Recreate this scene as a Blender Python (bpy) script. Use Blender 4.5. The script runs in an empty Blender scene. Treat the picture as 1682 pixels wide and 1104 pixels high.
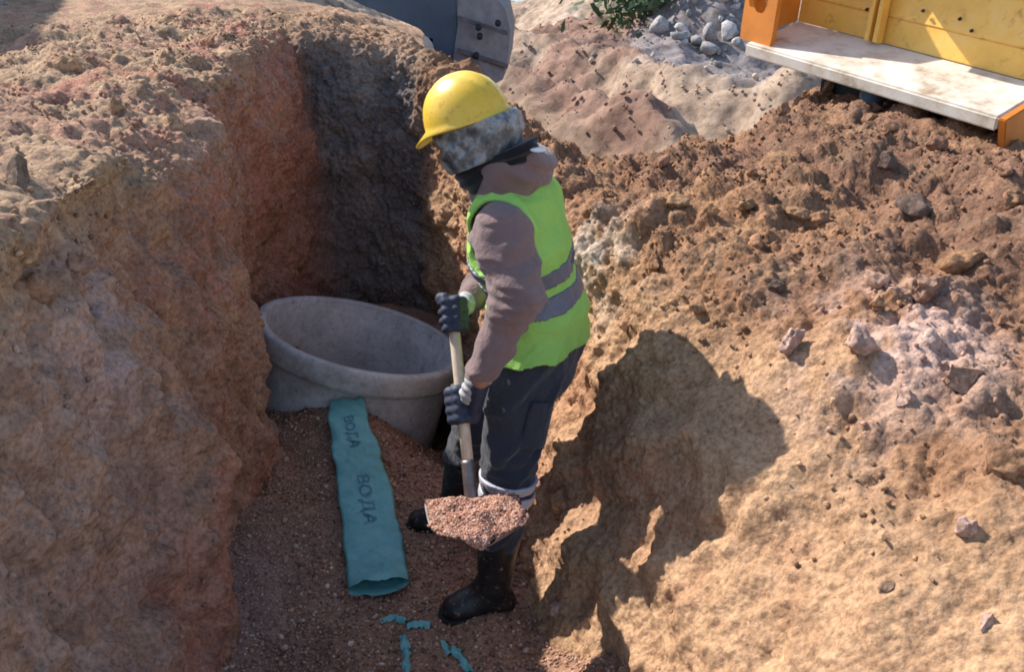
import bpy, bmesh, math, random
import numpy as np
from mathutils import Vector, Matrix
import openvdb as vdb

S = bpy.context.scene
rng = np.random.default_rng(7)
random.seed(7)

# ------------------------------------------------------------------ camera
H = 2.11                      # eye height over the trench floor
PITCH = math.radians(25)
F = 1600.0                    # focal length in photo pixels (1682 wide)
cam_d = bpy.data.cameras.new('camera')
cam = bpy.data.objects.new('camera', cam_d)
S.collection.objects.link(cam)
cam.location = (0, 0, H)
cam.rotation_euler = (math.radians(90) - PITCH, 0, 0)
cam_d.sensor_width = 36.0
cam_d.lens = 36.0 * F / 1682.0
cam_d.clip_start = 0.05
cam_d.clip_end = 3000
S.camera = cam

# ------------------------------------------------------------------ light
SUN = np.array([-.66, .47, .68]); SUN /= np.linalg.norm(SUN)
ELEV = math.asin(SUN[2])
AZ = math.atan2(SUN[0], SUN[1])
world = bpy.data.worlds.new('World'); S.world = world; world.use_nodes = True
nt = world.node_tree
bg = nt.nodes['Background']
sky = nt.nodes.new('ShaderNodeTexSky')
sky.sky_type = 'NISHITA'; sky.sun_disc = False
sky.sun_elevation = ELEV; sky.sun_rotation = AZ
sky.dust_density = .8
nt.links.new(sky.outputs[0], bg.inputs[0])
bg.inputs[1].default_value = 0.15
sd = bpy.data.lights.new('sun', 'SUN'); sd.energy = 4.8; sd.angle = math.radians(.6)
sd.color = (1, .93, .85)
so = bpy.data.objects.new('sun', sd); S.collection.objects.link(so)
so.rotation_euler = Vector(SUN).to_track_quat('Z', 'Y').to_euler()
S.view_settings.view_transform = 'Standard'
S.view_settings.look = 'None'
S.view_settings.gamma = 1
S.view_settings.exposure = 0.62
S.cycles.filter_width = 1.8
S.cycles.max_bounces = 6

# ------------------------------------------------------------------ helpers
SN, CN = math.sin(PITCH), math.cos(PITCH)
def W(px, py, D):
    "photo pixel + distance along the ground -> point"
    a = (px - 841) / F; b = (py - 552) / F
    t = D / (CN - b * SN)
    return np.array([a * t, D, H - t * (SN + b * CN)])
def WZ(px, py, z=0.0):
    a = (px - 841) / F; b = (py - 552) / F
    t = (H - z) / (SN + b * CN)
    return np.array([a * t, t * (CN - b * SN), z])

def tag(o, label=None, cat=None, group=None, kind=None):
    if label: o['label'] = label
    if cat: o['category'] = cat
    if group: o['group'] = group
    if kind: o['kind'] = kind
    return o

def link(o, parent=None):
    S.collection.objects.link(o)
    if parent is not None: o.parent = parent
    return o

def empty(name, loc=(0, 0, 0)):
    o = bpy.data.objects.new(name, None); o.empty_display_size = .1
    o.location = loc
    return link(o)

def mesh_np(name, v, f, mat=None, parent=None, col=None, smooth=True, origin=None):
    v = np.asarray(v, dtype=np.float32).reshape(-1, 3)
    f = np.asarray(f, dtype=np.int32)
    if parent is not None:
        v = v - np.array(parent_world(parent), dtype=np.float32)
    if origin is not None:
        v = v - np.array(origin, dtype=np.float32)
    me = bpy.data.meshes.new(name)
    k = f.shape[1]
    me.vertices.add(len(v)); me.vertices.foreach_set('co', v.ravel())
    me.loops.add(f.size); me.loops.foreach_set('vertex_index', f.ravel())
    me.polygons.add(len(f))
    me.polygons.foreach_set('loop_start', np.arange(0, f.size, k, dtype=np.int32))
    me.update(calc_edges=True)
    me.validate()
    if smooth:
        me.polygons.foreach_set('use_smooth', np.ones(len(me.polygons), dtype=bool))
    if col is not None:
        at = me.color_attributes.new('Col', 'FLOAT_COLOR', 'POINT')
        c = np.ones((len(v), 4), dtype=np.float32); c[:, :3] = col
        at.data.foreach_set('color', c.ravel())
    if mat: me.materials.append(mat)
    o = bpy.data.objects.new(name, me)
    if origin is not None: o.location = origin
    return link(o, parent)

def parent_world(p):
    l = np.zeros(3)
    while p is not None:
        l = l + np.array(p.location); p = p.parent
    return l

def mesh_bm(name, bm, mat=None, parent=None, smooth=False):
    me = bpy.data.meshes.new(name)
    if parent is not None:
        bmesh.ops.translate(bm, vec=-Vector(parent_world(parent)), verts=bm.verts)
    bmesh.ops.recalc_face_normals(bm, faces=bm.faces)
    bm.to_mesh(me); bm.free()
    if smooth:
        for p in me.polygons: p.use_smooth = True
    if mat: me.materials.append(mat)
    return link(bpy.data.objects.new(name, me), parent)

# noise -------------------------------------------------------------
def _h(ix, iy, iz, s):
    n = (ix * 374761393 + iy * 668265263 + iz * 2147483647 + s * 974634777) & 0xffffffff
    n = ((n ^ (n >> 13)) * 1274126177) & 0xffffffff
    n = ((n ^ (n >> 16)) * 2246822519) & 0xffffffff
    return ((n ^ (n >> 15)) & 0xffffff) / float(0xffffff)
def vnoise(P, s=0):
    i = np.floor(P).astype(np.int64); f = P - i
    f = f * f * f * (f * (f * 6 - 15) + 10)
    r = 0
    for dx in (0, 1):
        wx = f[:, 0] if dx else 1 - f[:, 0]
        for dy in (0, 1):
            wy = f[:, 1] if dy else 1 - f[:, 1]
            for dz in (0, 1):
                wz = f[:, 2] if dz else 1 - f[:, 2]
                r = r + wx * wy * wz * _h(i[:, 0] + dx, i[:, 1] + dy, i[:, 2] + dz, s)
    return r * 2 - 1
def fbm(P, o=4, s=0, g=.5):
    a = 1; r = 0
    for k in range(o):
        r = r + a * vnoise(P, s + k * 17); P = P * 2.03 + 3.1; a *= g
    return r
def clods(P, s=0, keep=.6):
    "rounded lumps: one per cell at most, each its own radius"
    i = np.floor(P).astype(np.int64)
    best = np.zeros(len(P))
    for dx in (-1, 0, 1):
        for dy in (-1, 0, 1):
            for dz in (-1, 0, 1):
                c = i + np.array([dx, dy, dz])
                q = np.stack([c[:, k] + .15 + .7 * _h(c[:, 0], c[:, 1], c[:, 2], s + 5 + k) for k in range(3)], 1)
                rad = _h(c[:, 0], c[:, 1], c[:, 2], s + 11)
                on = _h(c[:, 0], c[:, 1], c[:, 2], s + 23) < keep
                R = .25 + .4 * rad
                d2 = ((P - q) ** 2).sum(1) / (R * R)
                hgt = np.where(on & (d2 < 1), R * np.sqrt(np.clip(1 - d2, 0, 1)), 0)
                best = np.maximum(best, hgt)
    return best
def cells(P, s=0):
    "random value of the nearest feature point: flat broken blocks with crisp edges"
    i = np.floor(P).astype(np.int64)
    bd = np.full(len(P), 9.0); bv = np.zeros(len(P))
    for dx in (-1, 0, 1):
        for dy in (-1, 0, 1):
            for dz in (-1, 0, 1):
                c = i + np.array([dx, dy, dz])
                q = np.stack([c[:, k] + _h(c[:, 0], c[:, 1], c[:, 2], s + 5 + k) for k in range(3)], 1)
                d2 = ((P - q) ** 2).sum(1); m = d2 < bd
                bd = np.where(m, d2, bd); bv = np.where(m, _h(c[:, 0], c[:, 1], c[:, 2], s + 31), bv)
    return bv - .5
def sstep(a, b, x):
    t = np.clip((x - a) / (b - a), 0, 1); return t * t * (3 - 2 * t)

# materials ----------------------------------------------------------
def mat_base(name, rough=.8, spec=.3):
    m = bpy.data.materials.new(name); m.use_nodes = True
    n = m.node_tree.nodes; b = n['Principled BSDF']
    b.inputs['Roughness'].default_value = rough
    b.inputs['Specular IOR Level'].default_value = spec
    return m, m.node_tree, b
def noise_node(t, scale, detail=6, rough=.6, coord='Object'):
    tc = t.nodes.new('ShaderNodeTexCoord'); n = t.nodes.new('ShaderNodeTexNoise')
    n.inputs['Scale'].default_value = scale; n.inputs['Detail'].default_value = detail
    n.inputs['Roughness'].default_value = rough
    t.links.new(tc.outputs[coord], n.inputs['Vector']); return n
def ramp(t, src, stops):
    r = t.nodes.new('ShaderNodeValToRGB')
    e = r.color_ramp.elements
    while len(e) < len(stops): e.new(.5)
    for k, (p, c) in enumerate(stops):
        e[k].position = p; e[k].color = (c[0], c[1], c[2], 1)
    t.links.new(src, r.inputs[0]); return r
def bump(t, b, src, strength, dist):
    u = t.nodes.new('ShaderNodeBump'); u.inputs['Strength'].default_value = strength
    u.inputs['Distance'].default_value = dist
    t.links.new(src, u.inputs['Height']); t.links.new(u.outputs[0], b.inputs['Normal']); return u
def mul(t, a, bb, f=1.0):
    m = t.nodes.new('ShaderNodeMix'); m.data_type = 'RGBA'; m.blend_type = 'MULTIPLY'
    m.inputs[0].default_value = f
    t.links.new(a, m.inputs[6]); t.links.new(bb, m.inputs[7]); return m.outputs[2]

def soil_mat(name, s1=90, s2=14, bs=.5):
    m, t, b = mat_base(name, .95, .15)
    at = t.nodes.new('ShaderNodeAttribute'); at.attribute_name = 'Col'
    n1 = noise_node(t, s1, 5, .65); r1 = ramp(t, n1.outputs[0], [(.28, (.5, .46, .43)), (.5, (1, 1, 1)), (.72, (1.4, 1.38, 1.35))])
    n2 = noise_node(t, s2, 4, .6); r2 = ramp(t, n2.outputs[0], [(.3, (.78, .74, .72)), (.7, (1.15, 1.15, 1.15))])
    c = mul(t, at.outputs[0], r1.outputs[0]); c = mul(t, c, r2.outputs[0])
    t.links.new(c, b.inputs['Base Color'])
    n3 = noise_node(t, s1 * 1.2, 6, .75)
    vo = t.nodes.new('ShaderNodeTexVoronoi'); vo.inputs['Scale'].default_value = s1 * 1.1; vo.inputs['Randomness'].default_value = 1
    tc = t.nodes.new('ShaderNodeTexCoord'); t.links.new(tc.outputs['Object'], vo.inputs['Vector'])
    sb = t.nodes.new('ShaderNodeMath'); sb.operation = 'MULTIPLY_ADD'; sb.inputs[1].default_value = -.5
    t.links.new(vo.outputs['Distance'], sb.inputs[0]); t.links.new(n3.outputs[0], sb.inputs[2])
    bump(t, b, sb.outputs[0], bs, .02)
    return m
def flat_mat(name, c, rough=.7, spec=.3, var=.15, scale=30, bs=.2, bd=.004, metal=0):
    m, t, b = mat_base(name, rough, spec)
    n = noise_node(t, scale, 5, .6)
    lo = tuple(max(0, x * (1 - var)) for x in c); hi = tuple(x * (1 + var) for x in c)
    r = ramp(t, n.outputs[0], [(.3, lo), (.7, hi)])
    t.links.new(r.outputs[0], b.inputs['Base Color'])
    b.inputs['Metallic'].default_value = metal
    if bs: bump(t, b, n.outputs[0], bs, bd)
    return m

M_soil = soil_mat('soil', 70, 12, .55)
M_far = soil_mat('far_soil', 9, 2, .6)
M_gravel = soil_mat('gravel_stone', 60, 20, .3)
M_stone = soil_mat('stone', 60, 20, .5)

# ------------------------------------------------------------------ trench banks: a lofted control net
# each column: toe ... crest ... far out on the bank, columns run round the trench
cols = [
 [(-.84,.2,-.2),(-.85,.2,0),(-.87,.2,.42),(-.91,.2,.78),(-.95,.2,1.10),(-1.02,.2,1.37),(-1.16,.2,1.54),(-3.2,.2,1.48),(-9,.2,1.0)],
 [(-.84,1.2,-.2),(-.85,1.2,0),(-.87,1.2,.42),(-.91,1.2,.78),(-.95,1.2,1.10),(-1.02,1.2,1.37),(-1.16,1.2,1.54),(-3.2,1.2,1.48),(-9,1.2,1.0)],
 [(-.84,1.8,-.2),(-.85,1.8,0),(-.86,1.8,.40),(-.90,1.8,.76),(-.95,1.8,1.09),(-1.02,1.8,1.35),(-1.16,1.8,1.52),(-3.2,1.9,1.46),(-9,1.9,1.0)],
 [(-.85,2.3,-.2),(-.86,2.3,0),(-.86,2.3,.40),(-.90,2.3,.76),(-.96,2.3,1.08),(-1.04,2.3,1.33),(-1.19,2.35,1.49),(-3.1,2.5,1.44),(-9,2.8,1.0)],
 [(-1.0,2.62,-.2),(-1.0,2.62,0),(-.97,2.62,.4),(-.99,2.62,.78),(-1.04,2.62,1.09),(-1.11,2.66,1.31),(-1.27,2.75,1.43),(-3.1,3.0,1.39),(-9,4.0,1.0)],
 [(-.93,3.0,-.2),(-.93,3.0,0),(-.93,3.0,.4),(-.98,3.0,.8),(-1.03,3.0,1.1),(-1.13,3.02,1.30),(-1.5,3.2,1.37),(-3.1,3.7,1.36),(-9,5.5,1.0)],
 [(-.93,3.45,-.2),(-.94,3.45,0),(-.97,3.45,.4),(-1.02,3.45,.8),(-1.08,3.45,1.13),(-1.18,3.5,1.33),(-1.65,3.8,1.38),(-3.0,4.6,1.32),(-8,7.5,1.0)],
 [(-1.32,3.95,-.2),(-1.32,3.95,0),(-1.29,3.97,.45),(-1.22,4.0,.85),(-1.18,4.05,1.2),(-1.22,4.15,1.4),(-1.7,4.5,1.44),(-2.9,5.8,1.35),(-7,10,1.0)],
 [(-1.22,4.6,-.2),(-1.22,4.6,0),(-1.17,4.65,.45),(-1.08,4.75,.85),(-1.12,4.85,1.2),(-1.22,4.95,1.42),(-1.6,5.3,1.42),(-2.6,6.8,1.3),(-5.5,11,1.0)],
 [(-1.0,4.82,-.2),(-1.0,4.83,0),(-1.03,4.98,.45),(-1.07,5.1,.85),(-1.12,5.2,1.2),(-1.2,5.3,1.40),(-1.35,5.7,1.40),(-1.7,7.4,1.28),(-3,12,.9)],
 [(-.8,4.85,-.2),(-.8,4.95,0),(-.82,5.05,.45),(-.85,5.12,.82),(-.88,5.18,1.14),(-.9,5.3,1.35),(-.95,5.6,1.36),(-1.1,7.4,1.2),(-1.5,12,.6)],
 [(-.6,4.83,-.2),(-.6,4.93,0),(-.6,5.02,.42),(-.61,5.09,.8),(-.62,5.16,1.1),(-.63,5.27,1.29),(-.62,5.6,1.28),(-.55,7.2,.95),(-.3,12,.2)],
 [(-.42,4.8,-.2),(-.42,4.8,0),(-.44,4.88,.4),(-.46,4.95,.75),(-.47,5.0,1.05),(-.46,5.1,1.24),(-.42,5.4,1.18),(-.2,6.6,.6),(.4,10,-.4)],
 [(-.18,4.3,-.2),(-.18,4.3,0),(-.2,4.32,.4),(-.2,4.36,.8),(-.16,4.44,1.0),(-.1,4.54,1.12),(0,4.9,1.0),(.35,6.0,.5),(1.2,9,-.5)],
 [(-.1,3.6,-.2),(-.1,3.6,0),(-.07,3.6,.4),(-.04,3.63,.8),(.01,3.66,1.0),(.08,3.75,1.09),(.3,4.1,1.0),(1.0,5.4,.4),(2.3,8.5,-.4)],
 [(-.03,3.0,-.2),(-.02,3.0,0),(.08,2.99,.38),(.19,3.0,.72),(.32,3.02,.97),(.48,3.12,1.09),(.75,3.46,1.17),(1.5,4.5,1.20),(3.4,7.6,-.3)],
 [(.03,2.5,-.2),(.04,2.5,0),(.20,2.49,.34),(.38,2.49,.68),(.57,2.50,.94),(.80,2.54,1.08),(1.12,2.65,1.19),(2.0,3.4,1.20),(5.2,5.5,.2)],
 [(.11,2.2,-.2),(.12,2.2,0),(.28,2.18,.34),(.46,2.16,.67),(.68,2.14,.91),(.97,2.18,1.04),(1.42,2.35,1.13),(2.3,2.6,1.25),(6,3.2,.8)],
 [(.22,1.9,-.2),(.23,1.9,0),(.37,1.87,.34),(.53,1.83,.64),(.74,1.80,.84),(1.05,1.84,.98),(1.52,1.92,1.08),(2.6,2.1,1.2),(6,2.2,1.0)],
 [(.35,1.5,-.2),(.36,1.5,0),(.50,1.48,.33),(.66,1.45,.61),(.87,1.42,.79),(1.2,1.42,.93),(1.66,1.46,1.03),(2.8,1.5,1.15),(6,1.5,1.1)],
 [(.51,.9,-.2),(.52,.9,0),(.66,.9,.32),(.82,.9,.57),(1.05,.9,.75),(1.4,.9,.90),(1.9,.9,1.0),(3.0,.9,1.15),(6,.8,1.1)],
 [(.59,.2,-.2),(.6,.2,0),(.74,.2,.3),(.9,.2,.55),(1.15,.2,.74),(1.5,.2,.88),(2.0,.2,1.0),(3.1,.2,1.15),(6,.2,1.1)],
]
NET = np.array(cols, dtype=float)            # (22, 9, 3)
def catmull(A, n_per):
    "A (N, ...) -> dense along axis 0, n_per[i] samples in span i; also returns parameter"
    out = []; par = []
    N = len(A)
    for i in range(N - 1):
        p0 = A[max(i - 1, 0)]; p1 = A[i]; p2 = A[i + 1]; p3 = A[min(i + 2, N - 1)]
        t = np.linspace(0, 1, n_per[i], endpoint=False).reshape((-1,) + (1,) * (A.ndim - 1))
        a = .5 * (2 * p1 + (p2 - p0) * t + (2 * p0 - 5 * p1 + 4 * p2 - p3) * t ** 2 + (-p0 + 3 * p1 - 3 * p2 + p3) * t ** 3)
        lin = p1 * (1 - t) + p2 * t
        out.append(.7 * a + .3 * lin); par.append(i + t.reshape(-1))
    out.append(A[-1:]); par.append(np.array([N - 1.0]))
    return np.concatenate(out), np.concatenate(par)
mid = NET[:, 4]
cl = np.linalg.norm(np.diff(mid, axis=0), axis=1) + .25 * np.linalg.norm(np.diff(NET[:, 6], axis=0), axis=1)
colN = [int(max(30, min(90, c / .0095))) for c in cl]
rowN = [4, 52, 52, 48, 48, 62, 110, 90]
D1, cu = catmull(NET, colN)                  # (U, 9, 3)
D2, rv = catmull(np.swapaxes(D1, 0, 1), rowN)  # (V, U, 3)
G = D2.transpose(1, 0, 2)                    # (U, V, 3)
U, V = G.shape[:2]
CU = np.repeat(cu[:, None], V, 1).ravel(); RV = np.repeat(rv[None], U, 0).ravel()
def grid_normals(G):
    du = np.gradient(G, axis=0); dv = np.gradient(G, axis=1)
    n = np.cross(dv, du); n /= np.linalg.norm(n, axis=2, keepdims=True) + 1e-9
    return n
NRM = grid_normals(G).reshape(-1, 3)
if NRM[:, 2].mean() < 0: NRM = -NRM
P0 = G.reshape(-1, 3).copy()
left = 1 - sstep(8.6, 9.6, CU)
end = sstep(8.8, 9.6, CU) * (1 - sstep(11.7, 12.3, CU))
right = sstep(11.8, 12.4, CU)
top = sstep(4.3, 5.4, RV)                    # on the bank above the crest
buried = sstep(.6, 1.4, RV)
# broad shape
d = .050 * fbm(P0 * 1.7, 3, 1) * buried
d += .030 * fbm(P0 * 5, 3, 2) * buried
# right bank: scraped face below, clods above
fs_ = 1.0 * sstep(15.6, 17, CU)
face = 1 - sstep(3.3 + fs_, 4.5 + fs_, RV + .8 * fbm(P0 * 1.6, 2, 11))
backw = sstep(16.6, 15.2, CU)                # wall behind the worker is rougher
# left wall: dragged, near vertical streaks and chunky breaks
Q = P0 * np.array([9, 9, 2.2]) + np.array([0, 0, 0]); Q[:, 1] += P0[:, 2] * 4.5
d += left * (1 - top) * (.030 * fbm(Q, 4, 3) + .010 * fbm(P0 * 22, 3, 4) - .05 * sstep(.35, .8, fbm(P0 * np.array([3, 3, 1.6]), 2, 61)))
lump = clods(P0 * 7, 5, .55) / 7; lump2 = clods(P0 * 15 + 3, 6, .6) / 15; lump3 = clods(P0 * 34 + 9, 7, .7) / 34
d += left * top * (.45 * lump * sstep(-.1, .3, vnoise(P0 * 1.7, 66)) + .42 * lump2 + .5 * lump3 + .014 * fbm(P0 * 10, 3, 8))
d += left * (1 - top) * (.25 * lump2 * (fbm(P0 * 2.5, 2, 9) > .1) + .25 * lump3)
Qa = P0 * np.array([8, 8, 4.5]) + .35 * np.stack([fbm(P0 * 9, 2, 401), fbm(P0 * 9, 2, 402), fbm(P0 * 9, 2, 403)], 1)
Qb = P0 * np.array([24, 24, 15]) + .4 * np.stack([fbm(P0 * 25, 2, 404), fbm(P0 * 25, 2, 405), fbm(P0 * 25, 2, 406)], 1)
blk = .018 * cells(Qa, 411) + .009 * cells(Qb, 412)
d += left * (1 - .3 * top) * blk * sstep(-.5, .3, vnoise(P0 * 2.2, 413)) + end * .9 * blk
d += right * (1 - face) * .6 * blk + right * backw * .6 * blk + right * face * .15 * blk
# end wall: gravelly
d += end * (.5 * lump2 * (1 - .3 * top) + .7 * lump3 + .012 * fbm(P0 * 20, 3, 10))
QR = np.stack([P0[:, 0] * 4 + P0[:, 2] * 6, P0[:, 1] * 16 + P0[:, 2] * 3, P0[:, 2] * 9 - P0[:, 0] * 7], 1)
lump4 = clods(P0 * 60 + 2, 19, .7) / 60
d += right * face * (.011 * fbm(QR, 4, 12) + .35 * lump4 * (vnoise(P0 * 5, 13) > -.1) + .4 * lump3 * sstep(.2, .5, vnoise(P0 * 3.1, 14)))
d += right * (1 - face) * (.62 * lump * sstep(-.2, .2, vnoise(P0 * 1.9, 15)) + .62 * lump2 * sstep(-.4, .2, vnoise(P0 * 4, 65)) + .6 * lump3 + .6 * lump4 + .014 * fbm(P0 * 9, 4, 16) + .03 * fbm(P0 * 3.2, 2, 17))
d += right * backw * face * (.3 * lump2 + .4 * lump3)
far = sstep(6.2, 7.5, RV)
d *= 1 - .35 * far
d += .006 * fbm(P0 * 45, 3, 18) * buried
# hump carrying the pale crushed patch at the right
hc = W(1480, 600, 2.2)
rr = np.linalg.norm((P0 - hc) * np.array([1.0, 1, .6]), axis=1)
d += .10 * np.exp(-(rr / .17) ** 2) * right
P = P0 + NRM * d[:, None]
# colours of the earth itself
def mixc(a, b, t): return a * (1 - t[:, None]) + np.array(b) * t[:, None]
n1 = fbm(P * 2.1, 3, 31); n2 = fbm(P * 6.5, 3, 32); n3 = fbm(P * 1.1 + 5, 2, 33); n4 = fbm(P * 15, 3, 34)
C = np.zeros((len(P), 3)) + np.array([.48, .305, .18])
loose = 1 - face
n5 = fbm(P * 30, 3, 36)
CR = mixc(C, (.42, .215, .125), sstep(-.1, .8, n1) * .6)
CR = mixc(CR, (.52, .34, .20), sstep(0, .8, n2) * .5)
CR = mixc(CR, (.46, .26, .17), sstep(.1, .6, n3) * face * .5)
CR = mixc(CR, (.28, .15, .085), loose * .85)
CR = mixc(CR, (.20, .115, .08), sstep(-.1, .5, n3 + .3 * n2) * loose * .75)
CR = mixc(CR, (.43, .26, .14), sstep(.2, .7, n2 + .3 * n5) * loose * .45)
CR = mixc(CR, (.17, .115, .08), sstep(.2, .6, n4 + .4 * n5) * loose * .55)
CL = mixc(C * 0 + np.array([.42, .25, .175]), (.42, .20, .14), sstep(-.1, .6, n1) * .8)
CL = mixc(CL, (.38, .28, .225), sstep(.0, .7, n3 + .3 * n2) * .7)
CL = mixc(CL, (.46, .28, .17), sstep(.1, .7, n2) * .5)
CL = mixc(CL, (.40, .17, .115), sstep(7.0, 8.2, CU) * (1 - top) * .6)
CL = mixc(CL, (.43, .30, .19), top * sstep(-.7, .2, n2) * .9)
CL = mixc(CL, (.20, .14, .11), sstep(.2, .6, n4 + .4 * n5) * .4)
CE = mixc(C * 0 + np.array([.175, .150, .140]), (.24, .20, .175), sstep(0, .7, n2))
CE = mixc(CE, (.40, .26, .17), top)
C = CL * left[:, None] + CE * end[:, None] + CR * right[:, None]
white = np.exp(-(np.linalg.norm(P - W(965, 430, 3.0), axis=1) / .17) ** 2)
C = mixc(C, (.62, .52, .42), np.clip(white * .9, 0, 1) * sstep(-.5, .3, n2 + .5 * n4))
pale = np.exp(-(rr / .24) ** 2) * sstep(-.6, .2, n2 + n4 * .5)
C = mixc(C, (.60, .42, .35), np.clip(pale, 0, .85))
lp = np.exp(-(np.linalg.norm((P - W(130, 580, 2.1)) * np.array([1, .8, 1]), axis=1) / .2) ** 2) * sstep(-.3, .3, n4 + n2)
C = mixc(C, (.5, .36, .33), np.clip(lp, 0, .8) * left)
C = np.clip(C, .02, .9)
idx = np.arange(U * V).reshape(U, V)
Fq = np.stack([idx[:-1, :-1], idx[1:, :-1], idx[1:, 1:], idx[:-1, 1:]], -1).reshape(-1, 4)
banks = mesh_np('ground', P, Fq[:, ::-1], M_soil, col=C)
tag(banks, 'dug earth banks around the trench, brown on the left and sunlit tan on the right', 'ground', kind='structure')
PN = grid_normals(P.reshape(U, V, 3)).reshape(-1, 3)
if PN[:, 2].mean() < 0: PN = -PN

# ------------------------------------------------------------------ trench floor
def floor_z(x, y):
    p = np.stack([x * 1.0, y * 1.0, y * 0], 1)
    z = .018 * fbm(p * 3, 3, 41) + .006 * fbm(p * 12, 2, 42)
    z += .07 * sstep(.6, -.2, x + .45) * sstep(3.2, 2.4, y) * 0
    z += .10 * np.exp(-((x + .62) ** 2 / .12 + (y - 3.62) ** 2 / .05))
    z += .05 * np.exp(-((x + .95) ** 2 / .02)) * sstep(3.4, 2.6, y)
    z += .30 * sstep(-.05, .45, x) * sstep(2.45, 1.9, y)
    z -= .34 * np.exp(-((x + .22) ** 2 / .09 + (y - 3.76) ** 2 / .10))
    z += .035 * np.exp(-((x + .03) ** 2 / .02 + (y - 2.42) ** 2 / .02))
    z = z - .55 * sstep(.468, .452, np.sqrt((x + .70) ** 2 + (y - 4.12) ** 2))
    return z
nx, ny = 330, 560
gx, gy = np.meshgrid(np.linspace(-1.5, 1.5, nx), np.linspace(.25, 5.2, ny), indexing='ij')
fp = np.stack([gx.ravel(), gy.ravel(), floor_z(gx.ravel(), gy.ravel())], 1)
i2 = np.arange(nx * ny).reshape(nx, ny)
ff = np.stack([i2[:-1, :-1], i2[1:, :-1], i2[1:, 1:], i2[:-1, 1:]], -1).reshape(-1, 4)
fn = fbm(fp * 3.2, 3, 43)
fc = mixc(np.zeros((len(fp), 3)) + np.array([.37, .215, .145]), (.27, .16, .11), sstep(0, .7, fn))
fc = mixc(fc, (.32, .22, .19), np.exp(-((fp[:, 0] + .9) ** 2 / .03)) * sstep(3.1, 2.5, fp[:, 1]))
tag(mesh_np('trench_floor', fp, ff, M_soil, col=fc), kind='structure')

# ------------------------------------------------------------------ scattered stones
def ico(sub):
    bm = bmesh.new(); bmesh.ops.create_icosphere(bm, subdivisions=sub, radius=1)
    v = np.array([w.co[:] for w in bm.verts]); f = np.array([[a.index for a in q.verts] for q in bm.faces]); bm.free()
    return v, f
I1, F1 = ico(1); I2, F2 = ico(2); I3, F3 = ico(3); I4, F4 = ico(4)
def chip(v, k, amt=.35):
    "angular stone: cut the ball with random planes"
    r = np.random.default_rng(k); v = v.copy()
    for _ in range(9):
        n = r.normal(size=3); n /= np.linalg.norm(n); dd = r.uniform(.45, .85)
        h = v @ n; v -= np.outer(np.clip(h - dd, 0, None), n)
    v += amt * .25 * v * fbm(v * 2 + k * 3.3, 2, k)[:, None]
    return v
chips1 = [chip(I1, k) for k in range(8)]
chips2 = [chip(I2, k + 20) for k in range(8)]
def rots(n, r):
    q = r.normal(size=(n, 4)); q /= np.linalg.norm(q, axis=1, keepdims=True)
    w, x, y, z = q.T
    return np.stack([1 - 2 * (y * y + z * z), 2 * (x * y - z * w), 2 * (x * z + y * w),
                     2 * (x * y + z * w), 1 - 2 * (x * x + z * z), 2 * (y * z - x * w),
                     2 * (x * z - y * w), 2 * (y * z + x * w), 1 - 2 * (x * x + y * y)], 1).reshape(-1, 3, 3)
def scatter(name, pos, size, colr, mat, variants, faces, r, squash=.7, **kw):
    n = len(pos); vs = []; fs = []; cs = []
    which = r.integers(0, len(variants), n); base = 0
    R = rots(n, r); sc = size[:, None] * np.stack([r.uniform(.75, 1.25, n), r.uniform(.75, 1.25, n), r.uniform(squash, 1, n)], 1)
    for k, vv in enumerate(variants):
        m = np.where(which == k)[0]
        if not len(m): continue
        a = vv[None] * sc[m][:, None]
        a = np.einsum('nij,nkj->nki', R[m], a) + pos[m][:, None]
        vs.append(a.reshape(-1, 3)); nv = len(vv)
        fs.append((faces[None] + (np.arange(len(m)) * nv)[:, None, None] + base).reshape(-1, 3)); base += len(m) * nv
        cs.append(np.repeat(colr[m], nv, 0))
    return tag(mesh_np(name, np.concatenate(vs), np.concatenate(fs), mat, col=np.concatenate(cs), smooth=False), **kw)

r1 = np.random.default_rng(11)
# gravel on the trench floor
n = 42000
gxs = r1.uniform(-1.3, .95, n); gys = 1.75 + (r1.random(n) ** 1.25) * 2.6
gz = floor_z(gxs, gys)
sz = r1.uniform(.0028, .0075, n) * (1 + 1.0 * (r1.random(n) > .96))
pal = np.array([[.44, .245, .16], [.33, .18, .12], [.50, .32, .22], [.62, .48, .38], [.19, .12, .09], [.48, .27, .16]])
cc = pal[r1.integers(0, 6, n)] * r1.uniform(.7, 1.25, (n, 1))
gm = np.exp(-((gxs + .9) ** 2 / .04)) * (gys < 3.0)
cc = cc * (1 - gm[:, None] * .3) + np.array([.40, .30, .27]) * gm[:, None] * .3
scatter('gravel', np.stack([gxs, gys, gz + sz * .3], 1), sz, cc, M_gravel, chips1, F1, r1,
        kind='stuff', label='reddish brown crushed gravel covering the trench floor', cat='gravel')
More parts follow.
